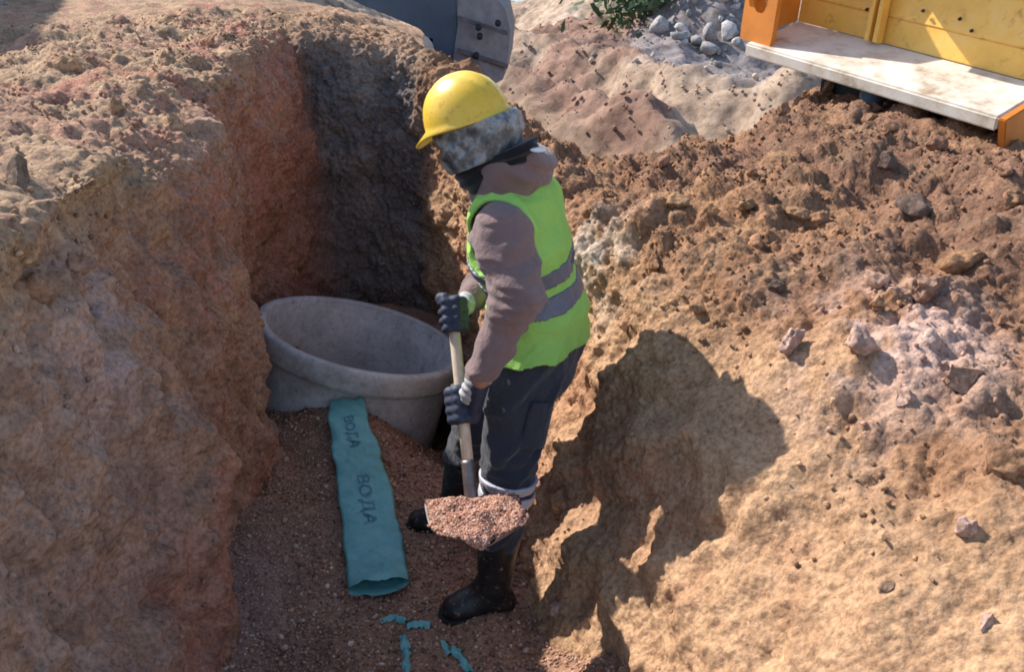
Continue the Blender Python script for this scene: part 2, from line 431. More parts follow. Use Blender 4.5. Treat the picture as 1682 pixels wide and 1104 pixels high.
# crumbs on the banks
A = np.arange(U * V)
area = np.linalg.norm(np.cross(np.gradient(P.reshape(U, V, 3), axis=0), np.gradient(P.reshape(U, V, 3), axis=1)), axis=2).ravel()
def pick(w, n, r): return r.choice(A, n, p=w / w.sum())
camv = np.array([0, 0, H]) - P
facing = np.clip((camv * PN).sum(1) / np.linalg.norm(camv, axis=1), 0, 1) > .02
near = (np.linalg.norm(camv, axis=1) < 6.5)
okv = facing & near & (RV > 1.1)
clump = sstep(-.3, .6, fbm(P * 4, 2, 51))
w = area * okv * (right * (.10 + 1.2 * (1 - face) + .5 * backw) * (.25 + clump)
                  + left * (top * 1.1 + .10) * (.3 + clump) + end * .8)
k = pick(w, 42000, r1); sz = .0025 + .0095 * r1.random(len(k)) ** 3
scatter('soil_crumb', P[k] + PN[k] * sz[:, None] * .4, sz, C[k] * r1.uniform(.6, 1.35, (len(k), 1)), M_stone, chips1, F1, r1,
        kind='stuff', label='loose earth crumbs and pebbles strewn over the trench banks', cat='soil')

# single clods and stones -------------------------------------------
def stone(name, pos, size, k, colr, label, cat, group=None, squash=.75, mat=M_stone, sub=3, lumpy=.5):
    v, f = (I3, F3) if sub == 3 else (I4, F4) if sub == 4 else (I2, F2)
    r = np.random.default_rng(k)
    if cat == 'clod':
        v = v + .35 * v * fbm(v * 1.3 + k, 2, k)[:, None]; v = chip(v, k, .1) + 0
        v = v * (1 + .14 * fbm(v * 3.5 + k, 4, k + 3, .6)[:, None] + .10 * clods(v * 3 + k, k, .6)[:, None])
    else:
        v = chip(v, k, lumpy)
        v = v + v * (.16 * lumpy) * fbm(v * 4 + k, 3, k)[:, None]
    s = size * np.array([r.uniform(.85, 1.2), r.uniform(.8, 1.1), squash * r.uniform(.85, 1.1)])
    v = (v * s) @ rots(1, r)[0].T * .999
    c = np.array(colr) * (1 + .15 * fbm(v * 40, 2, k)[:, None])
    o = mesh_np(name, v + pos, f, mat, col=c, origin=pos)
    return tag(o, label, cat, group)

# surface lookup by photo pixel: nearest bank vertex that projects there
dep = P[:, 1] * CN + (H - P[:, 2]) * SN
ok = dep > .3
pxs = np.where(ok, 841 + F * P[:, 0] / np.where(ok, dep, 1), -9999)
pys = np.where(ok, 552 + F * ((H - P[:, 2]) * CN - P[:, 1] * SN) / np.where(ok, dep, 1), -9999)
def on_bank(px, py):
    m = np.where((abs(pxs - px) < 9) & (abs(pys - py) < 9) & ok)[0]
    if not len(m): return None
    return m[np.argmin(dep[m] + ((pxs[m] - px) ** 2 + (pys[m] - py) ** 2) * .0005)]
tan, red, grey, pink, wht = (.42, .255, .135), (.26, .14, .08), (.17, .14, .13), (.48, .33, .27), (.66, .60, .54)
named = [
 (1455, 265, .040, grey, 'dark grey angular stone standing alone high on the right bank below the yellow bucket'),
 (1335, 365, .045, red, 'rust brown wedge of earth, largest clod in the middle of the right bank'),
 (1112, 325, .042, tan, 'tall tan clod at the left end of the clod row on the right bank'),
 (1165, 345, .036, tan, 'tan clod just right of the tall clod on the right bank'),
 (1300, 345, .036, tan, 'narrow tan clod beside the rust brown wedge of earth'),
 (1500, 340, .05, grey, 'dark flat clod right of the rust brown wedge on the right bank'),
 (1665, 325, .048, tan, 'orange tan clod at the right picture edge under the bucket corner'),
 (1280, 470, .026, grey, 'small grey stone at the edge of the smooth face of the right bank'),
 (1075, 435, .028, red, 'dark brown clod on the smooth slope right of the worker'),
 (1300, 560, .050, pink, 'pinkish block with chalky top at the end of the worker shadow'),
 (1410, 560, .052, pink, 'rounded pinkish clod under the pale crushed ridge'),
 (1490, 650, .04, pink, 'small pink clod capping the pale crushed rock ridge'),
 (1575, 435, .055, tan, 'long tan clod lying high among the clods near the right edge'),
 (1520, 470, .05, red, 'brown rounded clod left of the long tan clod'),
 (1640, 770, .055, red, 'large brown rock jutting from the slope at the right edge'),
 (1590, 870, .032, pink, 'pale pink stone with white chips low on the right slope'),
 (1620, 1020, .024, pink, 'pale pinkish stone stuck in the slope in the bottom right corner'),
 (1455, 965, .018, grey, 'small dark stone half sunk in the smooth lower slope'),
 (1220, 335, .028, tan, 'small pale clod in the clod row on the right bank'),
 (1590, 620, .045, red, 'red brown clod in the shadowed pocket behind the pale ridge'),
 (915, 830, .045, red, 'brown lump in the sunlit wedge between the worker leg shadows'),
 (905, 1000, .035, pink, 'pale lump at the foot of the right slope beside the gravel'),
 (110, 105, .05, tan, 'large orange tan clod on top of the left bank'),
 (185, 170, .04, red, 'brown clod on the sunlit shelf of the left bank'),
 (270, 95, .045, tan, 'tan clod on the rim of the left bank beside the darker heap'),
 (330, 60, .04, tan, 'tan clod highest on the far rim of the left bank'),
 (30, 290, .07, grey, 'grey green rounded boulder at the left picture edge'),
 (130, 440, .05, red, 'brown clod wedged in the step of the near left bank'),
 (60, 480, .06, red, 'red brown slab on the step of the near left bank'),
 (290, 205, .038, tan, 'tan clod at the end of the sunlit shelf on the left bank'),
]
for q, (px, py, s, c, lab) in enumerate(named):
    m = on_bank(px, py)
    if m is None: continue
    nm = 'rock' if c in (grey, wht) else 'dirt_clod'
    stone(nm, P[m] + PN[m] * s * (.02 if px > 500 else -.25), s * (.85 if c in (pink, wht) else 1.1), 100 + q, c if c in (pink, wht) else tuple(.4 * np.array(c) + .6 * C[m] * (.6 if c is grey else 1)), lab, 'rock' if nm == 'rock' else 'clod', sub=4)
# the many other loose clods
w = area * okv * (right * (1 - face) * (.2 + clump) * (dep < 4.6))
k = pick(w, 230, r1)
for q, m in enumerate(k):
    s = .014 + .034 * r1.random() ** 2
    stone('dirt_clod', P[m] + PN[m] * s * .5, s, 200 + q, C[m] * r1.uniform(.9, 1.35),
          'small loose tan clod scattered on the upper part of the right bank', 'clod', 'loose clods on the right bank', sub=3)
w = area * okv * (left * top * (.2 + clump) * (dep < 5.5))
k = pick(w, 45, r1)
for q, m in enumerate(k):
    s = .013 + .026 * r1.random() ** 2
    stone('dirt_clod', P[m] + PN[m] * s * .3, s, 400 + q, C[m] * r1.uniform(.8, 1.1),
          'small loose brown clod scattered along the top of the left bank', 'clod', 'loose clods on the left bank', sub=3)

# ------------------------------------------------------------------ land beyond
def land_z(x, y):
    p = np.stack([x, y, x * 0], 1)
    r = y * 0
    z = -.55 + .25 * fbm(p * .35, 3, 71) + .06 * fbm(p * 2.2, 3, 72)
    # level bank on the left
    L = sstep(-.6, -2.4, x + .10 * (y - 6)) * sstep(60, 30, y)
    z = z * (1 - L) + L * (1.08 + .05 * fbm(p * .8, 3, 73) - .02 * (y - 6) * (y > 6))
    # steep backed ridges running away to the left
    def ridge(x0, y0, x1, y1, h, w1, w2):
        dx, dy = x1 - x0, y1 - y0; ln = math.hypot(dx, dy)
        t = np.clip(((x - x0) * dx + (y - y0) * dy) / ln ** 2, 0, 1)
        s = ((x - x0) * dy - (y - y0) * dx) / ln + .22 * fbm(p * 1.1, 3, 75)
        dd = np.where(s > 0, s / w2, -s / w1)
        endf = np.exp(-np.clip(np.abs(((x - x0) * dx + (y - y0) * dy) / ln ** 2 - .5) - .5, 0, None) ** 2 * 30)
        return h * np.clip(1 - dd, 0, 1) ** .8 * endf
    z = z + ridge(-.6, 9.2, 1.3, 6.4, 1.05, 1.6, .9)
    z = z + ridge(-1.2, 14.5, 2.6, 9.6, .95, 2.5, 1.2)
    z = z + ridge(1.0, 14.5, 3.2, 12.2, .55, 1.2, .8)
    # rubble heap right of centre
    z = z + 1.2 * np.exp(-((x - 2.7) ** 2 / 1.1 + (y - 13.6) ** 2 / 2.5))
    z = z + 1.3 * np.exp(-((x - 5.5) ** 2 / 4 + (y - 17) ** 2 / 9))
    z = z + .9 * np.exp(-((x - 1.8) ** 2 / 2 + (y - 20) ** 2 / 9))
    # drops to the water
    z = z - 3.2 * sstep(22, 27, y + .6 * x) * (1 - L)
    z = z + 26 * sstep(160, 600, y)
    z = z + 5.2 * np.exp(-np.clip(np.abs(x + 3.7 + .42 * y) / 1.5, 0, 9) ** 2) * sstep(6.9, 8.0, y) * sstep(20, 14, y)  # unseen heap left of view, added to shade the far left ground
    near = sstep(5.2, 7, y + np.clip(x, -9, 9) * .0)
    z = z - (1 - near) * 1.2
    return z
xs = np.concatenate([-np.geomspace(1500, 9, 40)[:-1], np.linspace(-9, 12, 430), np.geomspace(12, 1500, 40)[1:]])
ys = np.concatenate([np.linspace(-30, 4, 12), np.linspace(4.2, 28, 560), np.geomspace(28, 2500, 90)[1:]])
gx, gy = np.meshgrid(xs, ys, indexing='ij'); x, y = gx.ravel(), gy.ravel()
z = land_z(x, y); z = np.where(y < 4.1, -1.2, z)
lp_ = np.stack([x, y, z], 1)
nearm = (y < 30) & (y > 5) & (abs(x) < 13)
z = z + nearm * (.045 * fbm(lp_ * 4.5, 5, 77) + .35 * clods(lp_ * 5, 78, .5) / 5 * sstep(-.1, .3, vnoise(lp_ * 1.1, 79)) + .5 * clods(lp_ * 11, 80, .6) / 11)
lp_[:, 2] = z
i3 = np.arange(len(x)).reshape(len(xs), len(ys))
lf = np.stack([i3[:-1, :-1], i3[1:, :-1], i3[1:, 1:], i3[:-1, 1:]], -1).reshape(-1, 4)
m1 = fbm(lp_ * .5, 3, 81); m2 = fbm(lp_ * 1.8, 3, 82)
lc = mixc(np.zeros((len(x), 3)) + np.array([.36, .275, .205]), (.29, .21, .155), sstep(-.1, .6, m1))
lc = mixc(lc, (.48, .39, .31), sstep(.0, .7, m2) * .7)
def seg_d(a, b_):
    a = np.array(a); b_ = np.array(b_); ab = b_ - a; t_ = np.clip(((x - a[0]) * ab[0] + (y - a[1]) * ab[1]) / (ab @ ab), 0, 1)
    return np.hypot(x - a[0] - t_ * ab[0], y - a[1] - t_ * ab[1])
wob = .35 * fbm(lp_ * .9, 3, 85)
for a_, b_, w_ in (((-1.0, 19), (1.6, 11.5), .55), ((.3, 11.5), (1.5, 8.2), .62), ((-.2, 9.2), (.9, 7.0), .35)):  # diagonal shadow bands, put into the ground colour
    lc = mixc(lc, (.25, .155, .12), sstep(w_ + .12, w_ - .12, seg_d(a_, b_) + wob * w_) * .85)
lc = mixc(lc, (.24, .225, .23), sstep(1.35, 1.0, np.hypot((x - 2.5) / .95, (y - 11.8) / 1.7) + wob * .5) * .85)  # shaded grey area before the rubble heap, painted as ground colour
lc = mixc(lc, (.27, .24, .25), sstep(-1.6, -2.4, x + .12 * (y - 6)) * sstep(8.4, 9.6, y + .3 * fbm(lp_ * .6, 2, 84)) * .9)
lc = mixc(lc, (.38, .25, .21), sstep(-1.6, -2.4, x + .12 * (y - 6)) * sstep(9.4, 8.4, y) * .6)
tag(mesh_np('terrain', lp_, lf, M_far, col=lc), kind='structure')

m, t, b = mat_base('water', .12, .5)
b.inputs['Base Color'].default_value = (.10, .17, .24, 1)
nn = noise_node(t, 2.0, 4); bump(t, b, nn.outputs[0], .25, .05)
M_water = m
tag(mesh_np('water', [(-60, 24, -2.6), (60, 24, -2.6), (90, 190, -2.6), (-90, 190, -2.6)], [[0, 1, 2, 3]], M_water, smooth=False), kind='structure')

# pale rubble blocks on the heap behind
r2 = np.random.default_rng(5)
for q in range(120):
    x_ = r2.normal(2.65, .55); y_ = r2.normal(13.1, .8)
    z_ = float(land_z(np.array([x_]), np.array([y_]))[0])
    s = r2.uniform(.05, .15)
    cq = np.array([.55, .54, .54]) * r2.uniform(.45, 1.3)
    stone('rock', np.array([x_, y_, z_ + s * .5]), s, 600 + q, cq, 'pale grey broken rock on the distant rubble heap', 'rock', 'rubble rocks behind the trench', sub=2)
for q in range(60):
    x_ = r2.uniform(-.2, 3.0); y_ = r2.uniform(7.0, 12.5)
    z_ = float(land_z(np.array([x_]), np.array([y_]))[0])
    s = r2.uniform(.015, .05)
    stone('rock', np.array([x_, y_, z_ + s * .5]), s, 700 + q, np.array([.6, .5, .42]) * r2.uniform(.7, 1.1), 'small pale rock lying on the ground beyond the trench', 'rock', 'loose rocks beyond the trench', sub=2)
n = 14000; xr = r2.uniform(-4.5, 6.5, n); yr = 5.5 + 12 * r2.random(n) ** 1.4
zr = np.interp(0, [0, 1], [0, 0]) + land_z(xr, yr)
gi = np.clip(np.searchsorted(xs, xr), 0, len(xs) - 1); gj = np.clip(np.searchsorted(ys, yr), 0, len(ys) - 1)
zr = lp_.reshape(len(xs), len(ys), 3)[gi, gj, 2]
szr = (.006 + .026 * r2.random(n) ** 4)
colr_ = lc.reshape(len(xs), len(ys), 3)[gi, gj] * r2.uniform(.8, 1.5, (n, 1))
scatter('rubble', np.stack([xr, yr, zr + szr * .3], 1), szr, colr_, M_stone, chips1, F1, r2, kind='stuff', label='small rubble strewn over the rough ground beyond the trench', cat='rubble')
# weeds beside the heap
M_leaf = flat_mat('leaf', (.07, .11, .05), .7, .3, .4, 8, 0)
vv, fl = [], []
for q in range(900):
    c = np.array([1.75, 13.2, 0]) + r2.normal(size=3) * np.array([.30, .3, .16]); c[2] += float(land_z(c[:1], c[1:2])[0]) + .32
    a_ = r2.normal(size=3) * .045; b_ = r2.normal(size=3) * .025
    i = len(vv); vv += [c - a_, c - b_, c + a_, c + b_]; fl.append([i, i + 1, i + 2, i + 3])
tag(mesh_np('shrub', np.array(vv), fl, M_leaf, smooth=False), 'small dusty green shrub beside the distant rubble heap', 'shrub')

# ------------------------------------------------------------------ signed distance modelling
def voxmesh(fn, lo, hi, h):
    lo = np.array(lo, float); hi = np.array(hi, float)
    n = np.ceil((hi - lo) / h).astype(int) + 1
    ax = [lo[k] + np.arange(n[k]) * h for k in range(3)]
    arr = np.empty(n, dtype=np.float32)
    for i in range(n[0]):
        yy, zz = np.meshgrid(ax[1], ax[2], indexing='ij')
        Pn = np.stack([np.full(yy.size, ax[0][i]), yy.ravel(), zz.ravel()], 1)
        arr[i] = fn(Pn).reshape(n[1], n[2])
    arr = np.clip(arr / h, -4, 4)
    g = vdb.FloatGrid(4.0); g.copyFromArray(arr)
    pts, q = g.convertToQuads(0.0)
    pts = np.asarray(pts, float); q = np.asarray(q, int)
    if q.size == 0: return pts, q
    # outward orientation
    a, b_, c = pts[q[:, 0]], pts[q[:, 1]], pts[q[:, 2]]
    nrm = np.cross(b_ - a, c - a); cen = pts[q].mean(1)
    nn = np.linalg.norm(nrm, axis=1, keepdims=True) + 1e-9
    s1 = fn((cen + nrm / nn * .7) * h + lo); s0 = fn((cen - nrm / nn * .7) * h + lo)
    if (s1 - s0).mean() < 0: q = q[:, ::-1]
    return pts * h + lo, q
def relax(p, q, it=2):
    n = len(p); e = np.concatenate([q[:, [0, 1]], q[:, [1, 2]], q[:, [2, 3]], q[:, [3, 0]]])
    for lam in [.5, -.52] * it:
        s = np.zeros((n, 3)); c = np.zeros(n)
        for a, b_ in ((0, 1), (1, 0)):
            for k in range(3): s[:, k] += np.bincount(e[:, a], p[e[:, b_], k], n)
            c += np.bincount(e[:, a], minlength=n)
        p = p + lam * (s / np.maximum(c, 1)[:, None] - p)
    return p
def sdf_obj(name, fn, lo, hi, h, mat, parent=None, it=2, col=None):
    p, q = voxmesh(fn, lo, hi, h); p = relax(p, q, it)
    return mesh_np(name, p, q, mat, parent, col=col(p) if col else None)
def unit(v): v = np.asarray(v, float); return v / np.linalg.norm(v)
def cap(P, a, b, r1, r2):
    a = np.asarray(a, float); b = np.asarray(b, float); ab = b - a
    t = np.clip(((P - a) @ ab) / (ab @ ab), 0, 1)
    return np.linalg.norm(P - a - t[:, None] * ab, axis=1) - (r1 + (r2 - r1) * t)
def ecap(P, a, b, r1, r2, side, k):
    "capsule whose section is k times wider along side"
    side = unit(side); a = np.asarray(a, float); b = np.asarray(b, float)
    sq = lambda v: v - np.multiply.outer(v @ side, side) * (1 - 1 / k)
    return cap(sq(P), sq(a), sq(b), r1, r2)
def ell(P, c, ax, rad):
    q = (P - c) @ np.array(ax).T / np.array(rad); l = np.linalg.norm(q, axis=1)
    return (l - 1) * min(rad) * .9
def smin(a, b, k):
    h = np.clip(.5 + .5 * (b - a) / k, 0, 1); return b * (1 - h) + a * h - k * h * (1 - h)
def smins(L, k):
    r = L[0]
    for x in L[1:]: r = smin(r, x, k)
    return r

# ------------------------------------------------------------------ the worker
fwd = np.array([-math.cos(math.radians(24)), math.sin(math.radians(24)), 0])
lft = np.array([-math.sin(math.radians(24)), -math.cos(math.radians(24)), 0])
pelv = W(882, 575, 2.65)
waist = W(878, 500, 2.65)
chest = W(858, 405, 2.64)
upch = W(846, 340, 2.63)
neckb = W(834, 292, 2.62)
lsh = upch + lft * .160 + np.array([.034, 0, -.03])
rsh = upch - lft * .145 + np.array([-.01, 0, -.02])
lelb = W(846, 492, 2.40)
lwr = W(790, 622, 2.38)
relb = W(812, 450, 2.80)
rwr = W(778, 488, 2.70)
lhip = pelv + lft * .09 + np.array([0, 0, .0])
rhip = pelv - lft * .09
lkn = W(838, 765, 2.46)
lank = W(808, 965, 2.44)
rkn = W(782, 700, 2.80)
rank = W(742, 815, 2.90)
headc = W(782, 222, 2.60)
hf = unit([-.80, .36, -.42]); hs = unit(np.cross([0, 0, 1.], hf)); hu = np.cross(hf, hs)
if hs @ lft < 0: hs = -hs
lfoot_dir = unit([-.96, -.22, 0]); rfoot_dir = unit([-.97, .1, 0])
SHT = W(742, 500, 2.62); SHB = W(776, 832, 2.30)      # shovel handle ends
SA = unit(SHB - SHT)
lhc = SHT + SA * ((W(762, 665, 2.44) - SHT) @ SA)      # left hand centre on the handle
rhc = SHT + SA * .035
def hand_frame(pd):
    pd = np.array(pd, float); pd = unit(pd - (pd @ SA) * SA); return pd, np.cross(SA, pd)
def hand_sdf(P, c, pd, wrist, sgn, g, thumb):
    "palm beside the handle, four fingers wound round it, thumb closing from the other side"
    pd, e3 = hand_frame(pd); e3 = e3 * sgn; r0 = .0172
    L = []
    offs = np.array([-.040, -.014, .013, .038]) * thumb
    for j, o in enumerate(offs):
        fr = [.0098, .0102, .0098, .0086][j] + g; R = r0 + fr
        end_a = [205, 225, 215, 190][j]
        ang = np.radians([-35, 35, 100, 160, end_a])
        pts = [c + SA * o * (1 + .05 * (q == 4)) + (R + (.004 if q == 0 else 0)) * (math.cos(a) * pd + math.sin(a) * e3) for q, a in enumerate(ang)]
        for a, b_, ra, rb in zip(pts[:-1], pts[1:], (1.15, 1.05, 1, .95), (1.05, 1, .95, .85)):
            L.append(cap(P, a, b_, fr * ra, fr * rb))
    f = L[0]
    for q, x_ in enumerate(L[1:]): f = smin(f, x_, .009)
    kn = [c + SA * o + (r0 + .014 + g) * (math.cos(math.radians(-40)) * pd + math.sin(math.radians(-40)) * e3) for o in offs]
    wj = wrist
    pal = [cap(P, kn[0], kn[3], .013 + g, .012 + g)]
    for q in range(4):
        pal.append(cap(P, kn[q], wj * .8 + kn[q] * .2, .0125 + g, .018 + g))
    pl = smins(pal, .01)
    tb = wj * .45 + kn[0] * .55
    t1 = c + SA * (-.052 * thumb) + (r0 + .013) * (math.cos(math.radians(-95)) * pd + math.sin(math.radians(-95)) * e3)
    t2 = c + SA * (-.056 * thumb) + (r0 + .012) * (math.cos(math.radians(-150)) * pd + math.sin(math.radians(-150)) * e3)
    t3 = c + SA * (-.054 * thumb) + (r0 + .012) * (math.cos(math.radians(-195)) * pd + math.sin(math.radians(-195)) * e3)
    th = smins([cap(P, tb, t1, .016 + g, .0125 + g), cap(P, t1, t2, .012 + g, .0115 + g), cap(P, t2, t3, .0115 + g, .010 + g)], .006)
    f = smin(f, pl, .008); f = smin(f, th, .006)
    return np.maximum(f, -(cap(P, SHT - SA * 0, SHB, .0167, .0167)))
L_PD = [.35, -.85, .35]; R_PD = [.55, .75, .3]
def lhand(P, g): return hand_sdf(P, lhc, L_PD, lwr, 1, g + .001, 1)
def rhand(P, g): return hand_sdf(P, rhc, R_PD, rwr, 1, g, 1)

def head_sdf(P, g=0):
    ax = [hf, hs, hu]
    sk = ell(P, headc + hu * .02 - hf * .012, ax, (.100 + g, .078 + g, .098 + g))
    jaw = ell(P, headc + hf * .028 - hu * .062, ax, (.058 + g, .055 + g, .058 + g))
    nose = cap(P, headc + hf * .087 + hu * .012, headc + hf * .110 - hu * .022, .008 + g, .013 + g)
    lips = cap(P, headc + hf * .083 - hu * .058 + hs * .02, headc + hf * .083 - hu * .058 - hs * .02, .009 + g, .009 + g)
    brow = cap(P, headc + hf * .080 + hu * .032 + hs * .03, headc + hf * .080 + hu * .032 - hs * .03, .014 + g, .014 + g)
    f = smins([sk, jaw], .04); f = smin(f, brow, .015); f = smin(f, nose, .010); f = smin(f, lips, .006)
    for s in (1, -1):
        f = smin(f, ell(P, headc + hs * s * (.070 + g) - hf * .005 - hu * .01, ax, (.018 + g * 0, .008, .030)), .006) if g < .005 else f
        f = np.maximum(f, -ell(P, headc + hf * .094 + hs * s * .031 + hu * .012, ax, (.012, .014, .009))) if g == 0 else f
    return f
skulb = headc - hf * .03 - hu * .06
def body_sdf(P):
    f = smins([ecap(P, pelv, waist, .105, .095, lft, 1.35), ecap(P, waist, chest, .095, .105, lft, 1.4),
               ecap(P, chest, upch, .105, .085, lft, 1.5), cap(P, upch, neckb, .08, .058), cap(P, neckb, skulb, .056, .056)], .05)
    for sh, el, wr in ((lsh, lelb, lwr), (rsh, relb, rwr)):
        f = smin(f, cap(P, sh, el, .055, .042), .04); f = smin(f, cap(P, el, wr, .042, .028), .01)
    for hp, kn, an in ((lhip, lkn, lank), (rhip, rkn, rank)):
        f = smin(f, cap(P, hp, kn, .080, .055), .04); f = smin(f, cap(P, kn, an, .055, .038), .015)
    for an, dr in ((lank, lfoot_dir), (rank, rfoot_dir)):
        gf = float(floor_z(an[:1], an[1:2])[0]) - .034; f0 = np.array([an[0], an[1], gf + .055]); f = smin(f, cap(P, f0 - dr * .015, f0 + dr * .115 - [0, 0, .008], .026, .018), .02)
    f = smin(f, head_sdf(P), .02)
    f = smin(f, np.minimum(lhand(P, -.0015), rhand(P, -.0015)), .008)
    return f
M_skin = flat_mat('skin', (.36, .20, .14), .55, .4, .08, 40, .1)
person = empty('person', (float(pelv[0]), float(pelv[1]), .0))
tag(person, 'worker in yellow helmet and lime vest standing in the trench shovelling gravel', 'person')
sdf_obj('body', body_sdf, (-.45, 2.15, -.02), (.35, 3.05, 1.75), .006, M_skin, person, 1)

# clothes -----------------------------------------------------------
def cloth_mat(name, c, rough=.9, scale=420, var=.10, wr=14, wb=.35):
    m, t, b = mat_base(name, rough, .15)
    n0 = noise_node(t, 6, 4, .6); r0 = ramp(t, n0.outputs[0], [(.3, tuple(x * (1 - var) for x in c)), (.7, tuple(x * (1 + var) for x in c))])
    t.links.new(r0.outputs[0], b.inputs['Base Color'])
    n1_ = noise_node(t, scale, 2, .5); n2_ = noise_node(t, wr, 5, .55)
    ad = t.nodes.new('ShaderNodeMath'); ad.operation = 'MULTIPLY_ADD'; ad.inputs[1].default_value = .12
    t.links.new(n1_.outputs[0], ad.inputs[0]); t.links.new(n2_.outputs[0], ad.inputs[2])
    bump(t, b, ad.outputs[0], wb, .02)
    b.inputs['Sheen Weight'].default_value = .25
    return m
M_hood = cloth_mat('hoodie_cloth', (.215, .145, .138), wr=22, wb=.7)
M_pants = cloth_mat('trouser_cloth', (.040, .044, .060), wr=20, wb=.8)
M_vest = cloth_mat('vest_cloth', (.34, .63, .14), .7, 300, .08, 16, .7)
M_vest.node_tree.nodes['Principled BSDF'].inputs['Sheen Weight'].default_value = 0
M_black = cloth_mat('black_cloth', (.012, .012, .015))
M_band = flat_mat('reflective_grey', (.13, .14, .18), .4, .5, .12, 60, .15, .002)
M_band2 = flat_mat('reflective_pale', (.50, .50, .58), .45, .5, .1, 60, .15, .002)

up = np.array([0, 0, 1.])
def ridged(P, s): return 1 - 2.6 * np.abs(vnoise(P, s))
def creases(P, ax, a, s, fl=15, fa=4.5, tw=.5):
    "cloth creases running round the limb, sharp on their crest"
    ax = unit(ax); u = P @ ax; q = (P - np.outer(u, ax)) * fa + np.outer(u * fl, ax) + np.outer(P @ unit([1, .3, .2]) * fl * tw, ax)
    return -a * np.clip(ridged(q, s), -.4, 1) - a * .5 * np.clip(ridged(q * 2.1 + 4, s + 1), -.4, 1)
def folds(P, ax, a=.005, f=26, s=1):
    u = P @ unit(ax)
    q = P * 7.0
    return a * np.sin(u * f * 2 + 3 * vnoise(q, s)) * (.5 + .5 * vnoise(P * 5, s + 3)) + a * .8 * vnoise(P * 13, s + 5)
def torso(P, g=0):
    f = smins([ecap(P, pelv + up * .0, waist, .116 + g, .112 + g, lft, 1.32), ecap(P, waist, chest, .112 + g, .119 + g, lft, 1.34),
               ecap(P, chest, upch, .119 + g, .092 + g, lft, 1.45), cap(P, upch, neckb, .105 + g, .075 + g)], .05)
    for sh in (lsh, rsh): f = smin(f, cap(P, upch, sh, .083 + g, .070 + g), .04)
    return f
def larm(P, g=0):
    return smins([cap(P, lsh, lelb, .088 + g, .062 + g), cap(P, lelb, lwr, .062 + g, .044 + g)], .05)
def rarm(P, g=0):
    return smins([cap(P, rsh, relb, .080 + g, .060 + g), cap(P, relb, rwr, .060 + g, .044 + g)], .02)
hc1 = neckb + np.array([.035, .01, .0])
def hoodie_sdf(P):
    f = torso(P, -.016)
    la = larm(P); ra = rarm(P)
    bunch = sstep(.16, 0, np.linalg.norm(P - lelb, axis=1))
    la = la + creases(P, lwr - lelb, .0095, 301) + bunch * .004 * np.sin(P @ unit(lwr - lsh) * 210 + 3 * vnoise(P * 9, 8)) - .004 * fbm(P * 16, 2, 88)
    f = smin(f, la, .03); f = smin(f, ra + creases(P, rwr - relb, .008, 311), .03)
    # collar rising at the nape and the hood lying on the back
    nk = neckb
    collar = cap(P, nk + np.array([-.005, 0, -.03]), skulb + np.array([.030, -.002, -.030]), .104, .082)
    hood = smins([ell(P, W(860, 268, 2.60), [fwd, lft, up], (.075, .10, .052)),
                  ell(P, W(876, 284, 2.62), [fwd, lft, up], (.045, .085, .040)),
                  cap(P, W(815, 300, 2.55), W(862, 268, 2.54), .022, .034)], .03)
    hood = hood + .006 * np.sin((P @ unit([.5, 0, .85])) * 110 + 3 * vnoise(P * 8, 21))
    f = smin(f, collar, .025); f = smin(f, hood, .014)
    # neck opening
    f = np.maximum(f, -cap(P, nk + (skulb - nk) * .3, headc + np.array([-.02, 0, .06]), .070, .108))
    hem = pelv[2] + .05 - P[:, 2]
    f = np.maximum(f, hem)
    f = np.maximum(f, (P - lwr) @ unit(lwr - lelb) - .004 if False else -1 + 0 * f)
    return f
sdf_obj('hoodie', hoodie_sdf, (-.35, 2.2, .72), (.35, 3.05, 1.62), .0055, M_hood, person, 1)

def vest_shape(P, g=0):
    f = torso(P, .006 + g)
    f = f + .006 * vnoise(P * np.array([9, 9, 5]), 31) - .013 * np.clip(ridged(P * np.array([5, 5, 3.2]) + P[:, [2, 0, 1]] * 2.4, 340), -.3, 1) - .005 * np.clip(ridged(P * 13 + P[:, [2, 0, 1]] * 6, 345), -.3, 1) + .004 * np.sin((P @ unit([.3, -.2, .9])) * 70 + 4 * vnoise(P * 5, 33)) * sstep(1.35, 1.0, P[:, 2])
    flare = sstep(1.05, .8, P[:, 2]) * .016
    return smin(f - flare, legs(P, .020 + g) + 1.0 * sstep(.80, .70, P[:, 2]), .02)
def vest_cut(P, f):
    f = np.maximum(f, (pelv[2] + .040) - P[:, 2] + .006 * np.sin(P[:, 0] * 40 + P[:, 1] * 25))
    # armholes
    for sh, el, sg in ((lsh, lelb, 1), (rsh, relb, -1)):
        c1 = sh + lft * sg * .03 + up * .0; c2 = sh + (el - sh) * .45 + lft * sg * .06
        f = np.maximum(f, -cap(P, c1 + lft * sg * .01 + fwd * .015, c2, .102, .088))
    f = np.maximum(f, -cap(P, neckb + fwd * .01 + up * .03, neckb + up * .25 - fwd * .02, .112, .15))
    return f
def vest_sdf(P):
    o = vest_shape(P)
    f = np.maximum(o, -(o + .012))
    return vest_cut(P, f)
vest = None
def make_vest(): return sdf_obj('safety_vest', vest_sdf, (-.3, 2.3, .76), (.38, 3.0, 1.52), .005, M_vest, person, 2)
